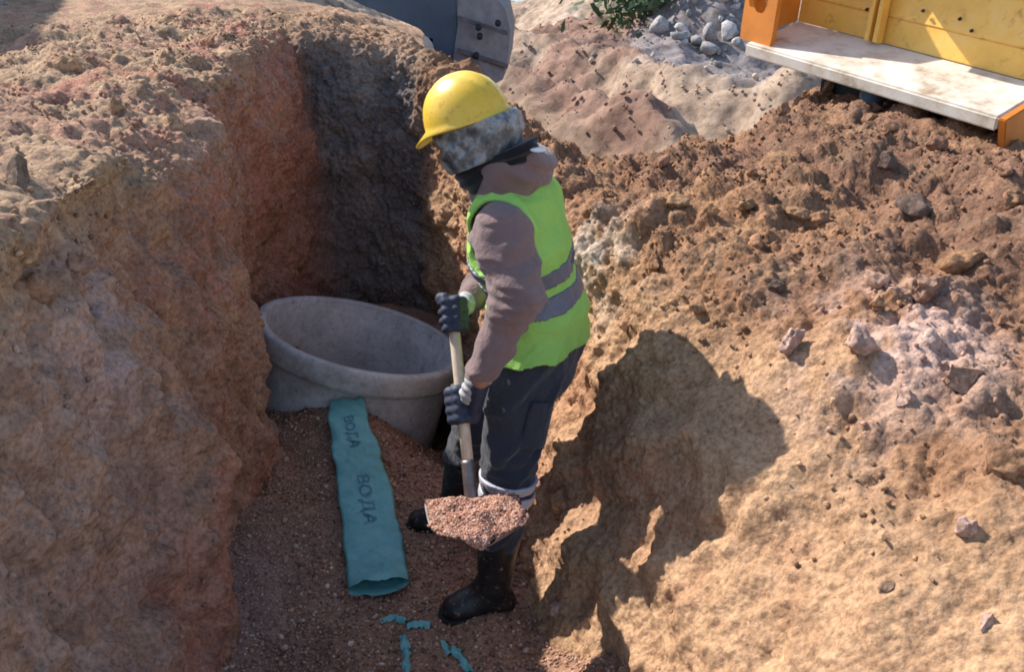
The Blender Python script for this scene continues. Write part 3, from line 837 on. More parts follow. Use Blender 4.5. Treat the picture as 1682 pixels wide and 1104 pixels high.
def legs(P, g=0):
    f = ecap(P, pelv - up * .05, pelv + up * .12, .118 + g, .115 + g, lft, 1.3)
    for hp, kn, an, s in ((lhip, lkn, lank, 41), (rhip, rkn, rank, 45)):
        l = smins([cap(P, hp, kn, .108 + g, .074 + g), cap(P, kn, an, .074 + g, .052 + g)], .02)
        l = l + creases(P, an - kn, .011, 320 + s, 11, 5, .8) - .006 * fbm(P * 11, 3, s + 1) + sstep(.15, 0, np.linalg.norm(P - kn, axis=1)) * .005 * np.sin(P[:, 2] * 160 + 3 * vnoise(P * 9, s))
        f = smin(f, l, .025)
    return f
def pants_sdf(P):
    f = legs(P)
    for an, kn in ((lank, lkn), (rank, rkn)):
        near = np.linalg.norm(P - an, axis=1) < .27
        f = np.where(near, np.maximum(f, (P - an) @ unit(an - kn) + .17), f)
    return f
pants = sdf_obj('trousers', pants_sdf, (-.3, 2.25, .1), (.32, 3.1, 1.02), .006, M_pants, person, 2)
def legband(c, z0, z1, kn, an):
    ax = unit(kn - an)
    def f(P):
        o = smins([cap(P, kn + (kn - an) * .6, kn, .088, .088), cap(P, kn, an, .089, .068)], .02) + folds(P, an - kn, .003, 26, 41)
        h = (P - c) @ ax
        return np.maximum(np.maximum(o, -(o + .012)), np.maximum(z0 - h, h - z1))
    return f
vest = make_vest()
tilt = unit([.10, -.25, 1])
def band_fn(z0, z1):
    def f(P):
        o = vest_shape(P, .004); s = np.maximum(o, -(o + .006))
        s = vest_cut(P, s); h = (P - np.array([pelv[0], pelv[1], 0])) @ tilt
        return np.maximum(s, np.maximum(z0 - h, h - z1))
    return f
zb = (W(915, 512, 2.5) - np.array([pelv[0], pelv[1], 0])) @ tilt
za = (W(915, 470, 2.5) - np.array([pelv[0], pelv[1], 0])) @ tilt
sdf_obj('reflective_band', band_fn(za - .025, za + .025), (-.3, 2.3, .8), (.38, 3.0, 1.35), .005, M_band, vest, 1)
sdf_obj('reflective_band', band_fn(zb - .025, zb + .025), (-.3, 2.3, .75), (.38, 3.0, 1.3), .005, M_band, vest, 1)

bc = lkn + (lank - lkn) * .16
sdf_obj('reflective_band', legband(bc, .008, .038, lkn, lank), bc - .17, bc + .17, .004, M_band2, pants, 1)
sdf_obj('reflective_band', legband(bc, -.040, -.006, lkn, lank), bc - .17, bc + .17, .004, M_band2, pants, 1)
# back pocket flap and seam on the thigh
pk = lhip + (lkn - lhip) * .55
def pocket(P):
    o = cap(P, lhip, lkn, .116, .082) + folds(P, lank - lkn, .005, 26, 41)
    ax = unit(lkn - lhip); h = (P - pk) @ ax; sd_ = (P - pk) @ unit([.75, -.62, 0])
    w_ = (P - pk) @ unit(np.cross(ax, [.75, -.62, 0]))
    return np.maximum(np.maximum(o, -(o + .010)), np.maximum(np.maximum(np.abs(h) - .07, np.abs(w_) - .055), -sd_))
sdf_obj('pocket', pocket, pk - .16, pk + .16, .005, M_pants, pants, 2)

# boots
m, t, b = mat_base('boot_rubber', .42, .5)
n0 = noise_node(t, 55, 4, .7); r0 = ramp(t, n0.outputs[0], [(.52, (.012, .012, .013)), (.60, (.02, .018, .017)), (.68, (.20, .13, .11))])
t.links.new(r0.outputs[0], b.inputs['Base Color']); bump(t, b, n0.outputs[0], .4, .006); M_boot = m
M_sole = flat_mat('boot_sole', (.02, .018, .016), .8)
def boot(an, kn, dr, top_h):
    sdn = np.cross(up, dr); gz_ = an[2] - .075
    gz_ = float(floor_z(an[:1], an[1:2])[0]) - .034
    g0 = np.array([an[0], an[1], gz_])
    def f(P):
        sh = cap(P, g0 + up * .08, an + unit(kn - an) * top_h, .050, .067)
        ft = ecap(P, g0 - dr * .035 + up * .045, g0 + dr * .125 + up * .042, .040, .036, sdn, 1.22)
        inst = cap(P, g0 + up * .10, g0 + dr * .09 + up * .055, .046, .036)
        o = smins([sh, ft, inst], .03) + .003 * vnoise(P * 25, 51)
        o = np.maximum(o, (P - (an + unit(kn - an) * top_h)) @ unit(kn - an))
        return np.maximum(o, gz_ + .022 - P[:, 2])
    def so_(P):
        ft = ecap(P, g0 - dr * .04 + up * .012, g0 + dr * .13 + up * .012, .046, .043, sdn, 1.2)
        return np.maximum(ft, np.maximum(gz_ - P[:, 2], P[:, 2] - gz_ - .026))
    o = sdf_obj('boot', f, g0 + [-.25, -.2, -.02], g0 + [.2, .2, .48], .005, M_boot, person, 1)
    sdf_obj('sole', so_, g0 + [-.25, -.2, -.02], g0 + [.2, .2, .06], .004, M_sole, o, 1)
    return o
boot(lank, lkn, lfoot_dir, .20)
boot(rank, rkn, rfoot_dir, .21)

# gloves
m, t, b = mat_base('glove_left', .6, .3); M_glove = flat_mat('glove_navy', (.035, .045, .075), .6, .35, .3, 60, .3)
M_gloveg = flat_mat('glove_grey', (.42, .42, .42), .75, .3, .25, 45, .3)
gl = sdf_obj('glove', lambda P: lhand(P, .0045), lhc + [-.12, -.12, -.12], lhc + [.12, .12, .14], .0028, M_glove, person, 1)
def cuff(wr, hc, el, r):
    ax = unit(el - wr)
    def f(P):
        o = cap(P, hc + (wr - hc) * .45, wr + ax * .05, r * .92, r * 1.15) + .002 * np.sin(((P - wr) @ ax) * 260)
        h = (P - wr) @ ax
        return np.maximum(o, h - .035)
    return f
sdf_obj('cuff', cuff(lwr, lhc, lelb, .034), lwr - .1, lwr + .1, .0035, M_gloveg, gl, 1)
gr = sdf_obj('glove', lambda P: rhand(P, .004), rhc + [-.12, -.12, -.12], rhc + [.12, .14, .14], .0028, M_glove, person, 1)
sdf_obj('cuff', cuff(rwr, rhc, relb, .034), rwr - .1, rwr + .1, .0035, M_gloveg, gr, 1)

# head scarf, neck gaiter, helmet
m, t, b = mat_base('scarf', .42, .5)
n0 = noise_node(t, 15, 5, .7)
r0 = ramp(t, n0.outputs[0], [(.32, (.03, .032, .038)), (.46, (.12, .125, .13)), (.58, (.32, .325, .325)), (.72, (.16, .165, .165))])
t.links.new(r0.outputs[0], b.inputs['Base Color']); bump(t, b, n0.outputs[0], .6, .012); M_scarf = m
def scarf_sdf(P):
    o = head_sdf(P, .017) + .003 * vnoise(P * 22, 61) - .006 * np.clip(ridged(P * 14 + P[:, [1, 2, 0]] * 8, 350), -.3, 1) + .002 * np.sin((P @ unit(hu + .4 * hf)) * 120 + 4 * vnoise(P * 12, 63))
    o = smin(o, cap(P, headc - hf * .06 + hu * .0, skulb - hu * .02, .072, .066), .03)
    f = np.maximum(o, -head_sdf(P, .002))
    f = np.maximum(f, -ell(P, headc + hf * .134 - hu * .006, [hf, hs, hu], (.046, .042, .048)))
    f = np.maximum(f, (P - hcn) @ hup + .003)
    return np.maximum(f, -.072 - (P - headc) @ hu)
lo_ = headc - .19; hi_ = headc + .19
ht = unit(hf + .10 * hu); hup = unit(np.cross(ht, hs)); hup = hup if hup @ hu > 0 else -hup
hcn = headc + hu * .044 + hf * .006
sdf_obj('head_scarf', scarf_sdf, lo_, hi_, .004, M_scarf, person, 1)
ng0 = headc + hf * .035 - hu * .088; ng1 = headc - hf * .085 - hu * .052
def gaiter(P):
    o = smins([cap(P, ng0, ng1, .063, .072), cap(P, ng1, neckb, .068, .072), cap(P, ng0, neckb, .060, .070)], .02) + .003 * np.sin((P @ unit(hu)) * 220 + 3 * vnoise(P * 14, 65))
    h = (P - headc) @ hu + .064
    return np.maximum(o, h)
sdf_obj('neck_gaiter', gaiter, headc - .24, headc + .2, .004, M_black, person, 1)
for s in (1, -1):    # eyes
    bm = bmesh.new(); bmesh.ops.create_uvsphere(bm, u_segments=12, v_segments=8, radius=.0115, matrix=Matrix.Translation(Vector(headc + hf * .082 + hs * s * .031 + hu * .012)))
    mesh_bm('eye', bm, flat_mat('eye', (.5, .48, .45), .2, .5, .3, 20, 0) if s == 1 else bpy.data.materials['eye'], person, True)

m, t, b = mat_base('helmet_plastic', .28, .5)
n0 = noise_node(t, 9, 5, .6); r0 = ramp(t, n0.outputs[0], [(.3, (.74, .46, .035)), (.6, (.80, .53, .06)), (.8, (.72, .50, .12))])
t.links.new(r0.outputs[0], b.inputs['Base Color']); nw = noise_node(t, 60, 6, .75); rw = ramp(t, nw.outputs[0], [(.36, (.72, .62, .5)), (.46, (1, 1, 1))]); t.links.new(mul(t, r0.outputs[0], rw.outputs[0], .8), b.inputs['Base Color'])
rr_ = ramp(t, nw.outputs[0], [(.3, (.5, .5, .5)), (.7, (.24, .24, .24))]); t.links.new(rr_.outputs[0], b.inputs['Roughness'])
M_helm = m
# the helmet sits lower at the brow: its own tilt
ht = unit(hf + .10 * hu); hup = unit(np.cross(ht, hs)); hup = hup if hup @ hu > 0 else -hup
hcn = headc + hu * .044 + hf * .006
# rings: rim -> crown, brim lip sweeping forward
NT = 96; prof = []
rings = []
def ring(a_f, a_b, bw, hgt, off=0):
    pts = []
    for q in range(NT):
        th = 2 * math.pi * q / NT; c_, s_ = math.cos(th), math.sin(th)
        rf = a_f if c_ > 0 else a_b
        pts.append(hcn + ht * (rf * c_ + off) + hs * bw * s_ + hup * hgt)
    return pts
LF, LB, WW, HH = .120, .120, .104, .124
def dome(e, extra=0): 
    return (max(1e-3, (LF + extra) * math.cos(e) ** .85), max(1e-3, (LB + extra) * math.cos(e) ** .85), max(1e-3, (WW + extra) * math.cos(e) ** .85), (HH + extra) * math.sin(e))
def brimlip(ex, hz, base):
    pts = []
    for q in range(NT):
        th = 2 * math.pi * q / NT; c_, s_ = math.cos(th), math.sin(th)
        fr = max(0, c_) ** 2.2
        out = base + ex * fr
        a_f = (LF if c_ > 0 else LB)
        pts.append(hcn + ht * (a_f + out) * c_ + hs * (WW + base) * s_ + hup * (hz - .030 * fr * (ex > 0) * (out / (base + ex + 1e-6))))
    return pts
rs = []
rs.append(ring(LF - .006, LB - .006, WW - .006, -.004))
rs.append(brimlip(.045, -.005, .006))
rs.append(brimlip(.048, -.001, .007))
rs.append(ring(*[a + .001 for a in dome(.03)[:3]], .006))
for k_ in range(1, 16):
    e = .05 + (math.pi / 2 - .06) * k_ / 15
    af, ab, bw, hz = dome(e); pts = []
    for q in range(NT):
        th = 2 * math.pi * q / NT; c_, s_ = math.cos(th), math.sin(th)
        rf = af if c_ > 0 else ab
        pr = hcn + ht * rf * c_ + hs * bw * s_ + hup * hz
        lat = bw * s_                                      # central ridge and two side ridges
        rdg = .004 * math.exp(-(lat / .012) ** 2) + .0025 * math.exp(-((abs(lat) - .04) / .007) ** 2)
        pr = pr + hup * rdg * math.sin(e) ** .5 + unit(pr - hcn) * rdg * .6
        pts.append(pr)
    rs.append(pts)
vs = np.array(rs).reshape(-1, 3); nr = len(rs)
fs = [[a * NT + q, a * NT + (q + 1) % NT, (a + 1) * NT + (q + 1) % NT, (a + 1) * NT + q] for a in range(nr - 1) for q in range(NT)]
# inner shell so the helmet is hollow with a thickness
inn = []
for k_ in range(16):
    e = (math.pi / 2 - .01) * k_ / 15; af, ab, bw, hz = dome(e, -.006)
    inn.append(ring(af, ab, bw, hz - .003))
vi = np.array(inn).reshape(-1, 3); o_ = len(vs)
fs += [[o_ + a * NT + q, o_ + (a + 1) * NT + q, o_ + (a + 1) * NT + (q + 1) % NT, o_ + a * NT + (q + 1) % NT] for a in range(15) for q in range(NT)]
fs += [[q, o_ + q, o_ + (q + 1) % NT, (q + 1) % NT] for q in range(NT)]
helm = mesh_np('hard_hat', np.concatenate([vs, vi]), fs, M_helm, person)
# drawstring stopper and reflective piping on the hood
bm = bmesh.new()
bmesh.ops.create_uvsphere(bm, u_segments=12, v_segments=8, radius=1, matrix=Matrix.Translation(Vector(W(884, 246, 2.5))) @ Matrix.Diagonal((.022, .012, .006, 1)))
mesh_bm('hood_tag', bm, flat_mat('white_tag', (.8, .8, .8), .5), person, True)

# ------------------------------------------------------------------ shovel
shov = empty('shovel', tuple(SHB)); tag(shov, 'wooden handled shovel held by the worker with gravel heaped on its blade', 'shovel')
m, t, b = mat_base('handle_wood', .55, .35)
tc = t.nodes.new('ShaderNodeTexCoord'); mp = t.nodes.new('ShaderNodeMapping'); mp.inputs['Scale'].default_value = (60, 60, 6)
n0 = t.nodes.new('ShaderNodeTexNoise'); n0.inputs['Scale'].default_value = 1; n0.inputs['Detail'].default_value = 5
t.links.new(tc.outputs['Object'], mp.inputs[0]); t.links.new(mp.outputs[0], n0.inputs['Vector'])
r0 = ramp(t, n0.outputs[0], [(.3, (.55, .43, .30)), (.7, (.72, .60, .45))]); t.links.new(r0.outputs[0], b.inputs['Base Color'])
bump(t, b, n0.outputs[0], .2, .002); M_wood = m
M_steel = flat_mat('blade_steel', (.22, .19, .18), .45, .5, .3, 25, .2, .003, .7)
def tube(pts, rad, n=20, cap_ends=True):
    pts = [np.asarray(p, float) for p in pts]; vs, fs = [], []
    for k_, p in enumerate(pts):
        d_ = unit(pts[min(k_ + 1, len(pts) - 1)] - pts[max(k_ - 1, 0)])
        a_ = unit(np.cross(d_, [.3, .9, .2])); b_ = np.cross(d_, a_)
        r_ = rad[k_] if hasattr(rad, '__len__') else rad
        for q in range(n):
            th = 2 * math.pi * q / n; vs.append(p + r_ * (math.cos(th) * a_ + math.sin(th) * b_))
    for k_ in range(len(pts) - 1):
        for q in range(n): fs.append([k_ * n + q, k_ * n + (q + 1) % n, (k_ + 1) * n + (q + 1) % n, (k_ + 1) * n + q])
    if cap_ends:
        for e_, k_ in ((0, 0), (1, len(pts) - 1)):
            c_ = len(vs); vs.append(pts[k_])
            for q in range(n): fs.append([c_, k_ * n + q, k_ * n + (q + 1) % n, c_])
    return np.array(vs), fs
def quads(fs):   # faces with a doubled index become triangles through bmesh
    return [list(dict.fromkeys(f)) for f in fs]
def mesh_py(name, vs, fs, mat, parent=None, smooth=True):
    bm = bmesh.new(); bv = [bm.verts.new(tuple(v)) for v in vs]
    for f in quads(fs):
        if len(f) > 2:
            try: bm.faces.new([bv[i] for i in f])
            except ValueError: pass
    return mesh_bm(name, bm, mat, parent, smooth)
v_, f_ = tube([SHT - SA * .02, SHT - SA * .014, SHT + SA * .05, SHT + (SHB - SHT) * .5, SHB - SA * .06], [.012, .0160, .0165, .0165, .0165])
mesh_py('handle', v_, f_, M_wood, shov)
v_, f_ = tube([SHB - SA * .13, SHB - SA * .12, SHB, SHB + SA * .03], [.0185, .0190, .020, .014])
sock = mesh_py('socket', v_, f_, M_steel, shov)
# blade: dished plate, long axis across the view and slightly toward the camera
bf = unit([.16, -1, .16]); bs_ = unit(np.cross(bf, up)); bu = np.cross(bs_, bf)
bu = bu if bu[2] > 0 else -bu
vs, fs = [], []
nu, nv_ = 22, 22; BL, BW = .235, .135
def blade_pt(a, c_, off=0):
    w_ = BW * (1 - .18 * a ** 3) * (1 if a < .6 else math.sqrt(max(0, 1 - ((a - .6) / .42) ** 2)) * .85 + .15)
    z_ = .030 * c_ * c_ + .015 * (a - .5) ** 2
    return SHB + bf * (a * BL - .01) + bs_ * w_ * c_ + bu * (z_ - .015 + off)
for off in (0, -.003):
    for i in range(nu):
        for j in range(nv_): vs.append(blade_pt(i / (nu - 1), j / (nv_ - 1) * 2 - 1, off))
N_ = nu * nv_
for i in range(nu - 1):
    for j in range(nv_ - 1):
        a_ = i * nv_ + j
        fs.append([a_, a_ + 1, a_ + nv_ + 1, a_ + nv_]); fs.append([N_ + a_, N_ + a_ + nv_, N_ + a_ + nv_ + 1, N_ + a_ + 1])
edge = [j for j in range(nv_)] + [i * nv_ + nv_ - 1 for i in range(1, nu)] + [(nu - 1) * nv_ + j for j in range(nv_ - 2, -1, -1)] + [i * nv_ for i in range(nu - 2, 0, -1)]
for q in range(len(edge)):
    a_, b_ = edge[q], edge[(q + 1) % len(edge)]; fs.append([a_, N_ + a_, N_ + b_, b_])
mesh_py('blade', vs, fs, M_steel, shov)
# gravel load
r3 = np.random.default_rng(9)
n = 7500; a = r3.uniform(-.02, 1.06, n); c_ = r3.uniform(-1.06, 1.06, n)
wb_ = fbm(np.stack([a * 3, c_ * 2, a * 0], 1), 3, 97)
keep_ = (np.abs(c_) < 1.02 + .10 * wb_) & (a < 1.0 + .10 * wb_)
a, c_, wb_ = a[keep_], c_[keep_], wb_[keep_]; n = len(a)
hgt = .046 * np.clip(1 - c_ ** 2, 0, 1) ** .6 * np.clip(np.sin(np.pi * np.clip(a * .86 + .10, 0, 1)), 0, 1) ** .6 * (1 + .35 * wb_)
pos = np.array([blade_pt(min(a[i], 1), min(max(c_[i], -1), 1), .004 + hgt[i] * (r3.random() if i % 3 == 0 else 1)) + bf * max(0, a[i] - 1) * BL + bs_ * (c_[i] - min(max(c_[i], -1), 1)) * BW for i in range(n)])
sz = r3.uniform(.0028, .0068, n)
cc = np.array([[.42, .22, .15], [.50, .30, .22], [.34, .17, .12], [.55, .38, .30]])[r3.integers(0, 4, n)] * r3.uniform(.8, 1.2, (n, 1))
scatter('gravel', pos, sz, cc, M_gravel, chips1, F1, r3, kind='stuff', label='heap of reddish gravel on the shovel blade', cat='gravel')
vs, fs = [], []
for i in range(nu):
    for j in range(nv_):
        a_ = .02 + .94 * i / (nu - 1); c0 = (j / (nv_ - 1) * 2 - 1) * .95
        vs.append(blade_pt(a_, c0,   .001 + .032 * max(0, 1 - c0 * c0) ** .7 * max(0, math.sin(math.pi * min(1, a_ * .86 + .10))) ** .6))
for i in range(nu - 1):
    for j in range(nv_ - 1):
        q = i * nv_ + j; fs.append([q, q + 1, q + nv_ + 1, q + nv_])
hp = mesh_np('gravel_core', vs, fs, M_gravel, col=np.zeros((len(vs), 3)) + np.array([.36, .19, .13]))
tag(hp, 'packed gravel under the loose stones on the shovel blade', 'gravel', kind='stuff')

# ------------------------------------------------------------------ concrete ring
RC = np.array([-.70, 4.12, .20])
rn = unit([.27, .12, 1]); ra_ = unit(np.cross([0, 1, 0], rn)); rb_ = np.cross(rn, ra_)
m, t, b = mat_base('concrete', .85, .25)
n0 = noise_node(t, 5, 6, .65); r0 = ramp(t, n0.outputs[0], [(.3, (.34, .335, .33)), (.5, (.50, .51, .52)), (.68, (.62, .63, .64))])
n4_ = noise_node(t, 38, 6, .75); r4 = ramp(t, n4_.outputs[0], [(.32, (.62, .60, .57)), (.46, (.95, .95, .95)), (.7, (1.12, 1.12, 1.12))])
t.links.new(mul(t, r0.outputs[0], r4.outputs[0]), b.inputs['Base Color']); bump(t, b, n4_.outputs[0], .35, .004); M_conc = m
def lathe(profile, n=120):
    vs, fs = [], []
    for k_, (r_, h_) in enumerate(profile):
        for q in range(n):
            th = 2 * math.pi * q / n; e_ = 1 + .0015 * math.sin(5 * th + h_ * 20)
            vs.append(RC + r_ * e_ * (math.cos(th) * ra_ + math.sin(th) * rb_) + rn * h_)
    for k_ in range(len(profile) - 1):
        for q in range(n): fs.append([k_ * n + q, k_ * n + (q + 1) % n, (k_ + 1) * n + (q + 1) % n, (k_ + 1) * n + q])
    return vs, fs
ringo = empty('manhole_ring', tuple(RC - rn * .5)); tag(ringo, 'grey concrete manhole ring standing tilted in the trench behind the gravel', 'manhole ring')
v_, f_ = lathe([(.44, -.70), (.44, -.3), (.44, -.012), (.452, -.012), (.452, -.105), (.452, -.70)])
mesh_py('wall', v_, f_, M_conc, ringo)
v_, f_ = lathe([(.44, -.010), (.444, 0), (.472, .003), (.485, -.002), (.488, -.02), (.486, -.085), (.478, -.105), (.4535, -.112), (.4535, -.010), (.44, -.010)])
mesh_py('rim', v_, f_, M_conc, ringo)
v_, f_ = lathe([(.001, -.50), (.3, -.50), (.424, -.50)]); mesh_py('base', v_, f_, M_conc, ringo)

# ------------------------------------------------------------------ warning tape
m, t, b = mat_base('tape_plastic', .42, .45)
n0 = noise_node(t, 10, 5, .6); r0 = ramp(t, n0.outputs[0], [(.3, (.12, .37, .36)), (.7, (.19, .48, .47))])
t.links.new(r0.outputs[0], b.inputs['Base Color'])
n1_ = noise_node(t, 35, 4, .55); bump(t, b, n1_.outputs[0], .45, .012)
M_tape = m
M_ink = flat_mat('tape_ink', (.09, .25, .30), .5, .3, .25, 60, 0)
path_px = [(570, 658, 52), (572, 690, 56), (583, 735, 66), (598, 800, 74), (608, 860, 80), (617, 920, 84), (622, 962, 86)]
pc, pw = [], []
for px, py, w_ in path_px:
    p = WZ(px, py, .045)
    for _ in range(3): p = WZ(px, py, .040 + float(floor_z(p[:1], np.minimum(p[1:2], 3.6))[0]))
    pc.append(p)
    dpt = p[1] * CN + (H - p[2]) * SN; pw.append(1.14 * w_ / F * dpt)
pc = np.array(pc); pw = np.array(pw)[:, None]
dn, _ = catmull(np.concatenate([pc, pw], 1), [16] * 6)
tc_, tw = dn[:, :3], dn[:, 3]
tl = np.concatenate([[0], np.cumsum(np.linalg.norm(np.diff(tc_, axis=0), axis=1))])
def tape_pt(s, u, off=0, under=False):
    s = np.clip(s, 0, tl[-1]); c = np.array([np.interp(s, tl, tc_[:, k]) for k in range(3)]); w_ = np.interp(s, tl, tw)
    e = .01; c2 = np.array([np.interp(min(s + e, tl[-1]), tl, tc_[:, k]) for k in range(3)]); c1 = np.array([np.interp(max(s - e, 0), tl, tc_[:, k]) for k in range(3)])
    dr = unit(c2 - c1); sd_ = unit(np.cross(dr, up))
    fr = s / tl[-1]
    arch = .008 + .012 * sstep(.88, 1.0, np.array(fr)) 
    wr = .0045 * abs(float(vnoise(np.array([[s * 30 + u * 6, u * 2 + s * 8, 3]]), 92)[0])) + .0035 * float(vnoise(np.array([[s * 22 + u * 2, u * 3, 0]]), 91)[0]) + .002 * math.sin(s * 70 + u * 6)
    w_ = w_ * (1 + .05 * float(vnoise(np.array([[s * 9, 0, 0]]), 93)[0]))
    if not under: z_ = arch * (1 - abs(u) ** 3) + wr
    else: z_ = -(.020 * (1 - abs(u) ** 4)) 
    p = c + sd_ * (w_ / 2) * u * (1 + 0 * fr) + up * (z_ + off)
    return p
vs, fs = [], []; ns = 120; nu_ = 19
for i in range(ns):
    s = tl[-1] * i / (ns - 1)
    jag = .012 * float(vnoise(np.array([[i * 0 + 0, 0, 0]]), 95)[0])
    for j in range(nu_ * 2 - 2):
        if j < nu_: u = j / (nu_ - 1) * 2 - 1; un = False
        else: u = 1 - (j - nu_ + 1) / (nu_ - 1) * 2; un = True
        s_ = s
        if i > ns - 10: s_ = s + .022 * (i - ns + 10) / 9 * float(vnoise(np.array([[u * 2.3, 5, 0]]), 95)[0])
        p = tape_pt(s_, u, 0, un)
        if i > ns - 8 and un: p = p + np.array([.0, -.03, .0]) * (i - ns + 8) / 8 * (1 - .3 * abs(u))
        vs.append(p)
m_ = nu_ * 2 - 2
for i in range(ns - 1):
    for j in range(m_): fs.append([i * m_ + j, i * m_ + (j + 1) % m_, (i + 1) * m_ + (j + 1) % m_, (i + 1) * m_ + j])
tape = mesh_py('warning_tape', vs, fs, M_tape)
tag(tape, 'long teal plastic warning tape with dark lettering lying over the gravel', 'tape')
def lettering(word, s0, s1, hw):
    cu_ = bpy.data.curves.new('lettering', 'FONT'); cu_.body = word; cu_.size = 1; cu_.resolution_u = 3
    cu_.offset = .012
    o = bpy.data.objects.new('tmp', cu_); S.collection.objects.link(o)
    bpy.context.view_layer.update(); me = bpy.data.meshes.new_from_object(o)
    bm = bmesh.new(); bm.from_mesh(me)
    bpy.data.objects.remove(o)
    bmesh.ops.triangulate(bm, faces=bm.faces[:])
    X = [v.co.x for v in bm.verts]; Y = [v.co.y for v in bm.verts]
    x0, x1, y0, y1 = min(X), max(X), min(Y), max(Y)
    for v in bm.verts:
        s = s0 + (s1 - s0) * (v.co.x - x0) / (x1 - x0); u = hw * (1 - 2 * (v.co.y - y0) / (y1 - y0))
        v.co = Vector(tape_pt(s, u + .02, .0022))
    return mesh_bm('lettering', bm, M_ink, tape)
def s_at(py):
    ys_ = [841 for _ in tl]; dd = tc_[:, 1] * CN + (H - tc_[:, 2]) * SN
    yy = 552 + F * ((H - tc_[:, 2]) * CN - tc_[:, 1] * SN) / dd
    return float(np.interp(py, yy, tl))
lettering('ВОДА', s_at(688), s_at(738), .30)
lettering('ВОДА', s_at(785), s_at(866), .29)
# torn scraps in the gravel
def scrap(pxs_, wid, k, lab):
    pts = [WZ(px, py, .012) for px, py in pxs_]
    for p in pts: p[2] = float(floor_z(p[:1], p[1:2])[0]) + .013
    dn, _ = catmull(np.array(pts), [10] * (len(pts) - 1)); vs, fs = [], []
    for i, p in enumerate(dn):
        d_ = unit(dn[min(i + 1, len(dn) - 1)] - dn[max(i - 1, 0)]); s_ = np.cross(d_, up)
        w_ = wid * (.55 + .6 * abs(float(vnoise(np.array([[i * .31 + k, 0, 0]]), k)[0])))
        for j in range(5):
            u = j / 4 * 2 - 1
            vs.append(p + s_ * w_ * u + up * (.006 * float(vnoise(np.array([[i * .5, u * 2, k]]), k + 1)[0]) - .008 * u * u + .001))
    n5 = len(vs); vs += [v - up * .0012 for v in vs]
    for i in range(len(dn) - 1):
        for j in range(4):
            q = i * 5 + j; fs.append([q, q + 1, q + 6, q + 5]); fs.append([n5 + q, n5 + q + 5, n5 + q + 6, n5 + q + 1])
    tag(mesh_py('tape_scrap', vs, fs, M_tape), lab, 'tape scrap')
scrap([(625, 1022), (650, 1016), (668, 1026)], .014, 3, 'pointed teal tape scrap just below the open end of the tape')
scrap([(668, 1030), (690, 1027), (708, 1030)], .015, 5, 'torn teal tape scrap lying left of the worker boot')
scrap([(662, 1045), (668, 1075), (668, 1104), (670, 1130)], .013, 7, 'narrow teal tape strip running down through the gravel at the bottom')
scrap([(728, 1055), (738, 1078)], .010, 9, 'tiny teal tape shred between the two longer strips at the bottom')
scrap([(744, 1065), (758, 1082), (772, 1106)], .015, 11, 'crumpled teal tape strip at the bottom right of the scraps')

# ------------------------------------------------------------------ yellow machine bucket (top right)
m, t, b = mat_base('yellow_paint', .42, .45)
n0 = noise_node(t, 4, 6, .65); r0 = ramp(t, n0.outputs[0], [(.3, (.74, .38, .06)), (.55, (.88, .50, .10)), (.8, (.90, .60, .22))])
ny_ = noise_node(t, 11, 9, .75); ry_ = ramp(t, ny_.outputs[0], [(.34, (.55, .48, .45)), (.45, (1, 1, 1))]); t.links.new(mul(t, r0.outputs[0], ry_.outputs[0], .85), b.inputs['Base Color']); bump(t, b, ny_.outputs[0], .2, .01); M_yel = m
M_org = flat_mat('orange_paint', (.60, .20, .03), .45, .4, .2, 6, .1)
m, t, b = mat_base('scraped_steel', .5, .4)
n0 = noise_node(t, 3, 6, .7); n0.inputs['Scale'].default_value = 5; n0.inputs['Detail'].default_value = 9
r0 = ramp(t, n0.outputs[0], [(.34, (.36, .27, .19)), (.44, (.62, .54, .44)), (.55, (.76, .70, .61)), (.8, (.84, .80, .73))])
t.links.new(r0.outputs[0], b.inputs['Base Color']); bump(t, b, n0.outputs[0], .2, .01); M_scr = m
M_dark = flat_mat('dark_steel', (.02, .025, .03), .6)
M_pipe = flat_mat('blue_steel', (.10, .15, .20), .5, .4)
LL = W(1224, 70, 4.30); LR = W(1640, 192, 3.40)
BLp = W(1312, 34, 4.55); BR_dir = BLp - LL
ld = unit(LR - LL); BRp = LR + BR_dir * 1.0
nrm = unit(np.cross(ld, BR_dir)); nrm = nrm if nrm[2] > 0 else -nrm
buck = empty('loader_bucket', tuple((LL + LR) / 2 + BR_dir)); tag(buck, 'large yellow machine bucket with pale scraped lip standing on top of the right bank', 'bucket')
def slab(name, pts, ext, mat, parent, bev=.004):
    "planar polygon given a thickness vector"
    bm = bmesh.new(); n_ = len(pts)
    a_ = [bm.verts.new(tuple(p)) for p in pts]; b_ = [bm.verts.new(tuple(np.array(p) + ext)) for p in pts]
    bm.faces.new(a_); bm.faces.new(b_[::-1])
    for q in range(n_): bm.faces.new([a_[q], a_[(q + 1) % n_], b_[(q + 1) % n_], b_[q]])
    bmesh.ops.recalc_face_normals(bm, faces=bm.faces)
    if bev: bmesh.ops.bevel(bm, geom=bm.edges[:], offset=bev, segments=2, affect='EDGES')
    return mesh_bm(name, bm, mat, parent)
back = unit(np.array([BR_dir[0], BR_dir[1], 0]))
slab('cutting_edge', [LL, LR, BRp, BLp], -nrm * .055, M_scr, buck, .008)
bd = np.linalg.norm(BR_dir)
# back wall: lower skirt then main sheet leaning back
wallv = unit(up + back * .10)
B0 = LL + BR_dir * .98; B1 = LR + BR_dir * .98
slab('skirt', [B0 + nrm * .002, B1 + nrm * .002, B1 + wallv * .11, B0 + wallv * .11], back * .03, M_yel, buck)
slab('back_wall', [B0 + wallv * .110 - back * .004, B1 + wallv * .110 - back * .004, B1 + wallv * .85 + back * .1, B0 + wallv * .85 + back * .1], back * .05, M_yel, buck)
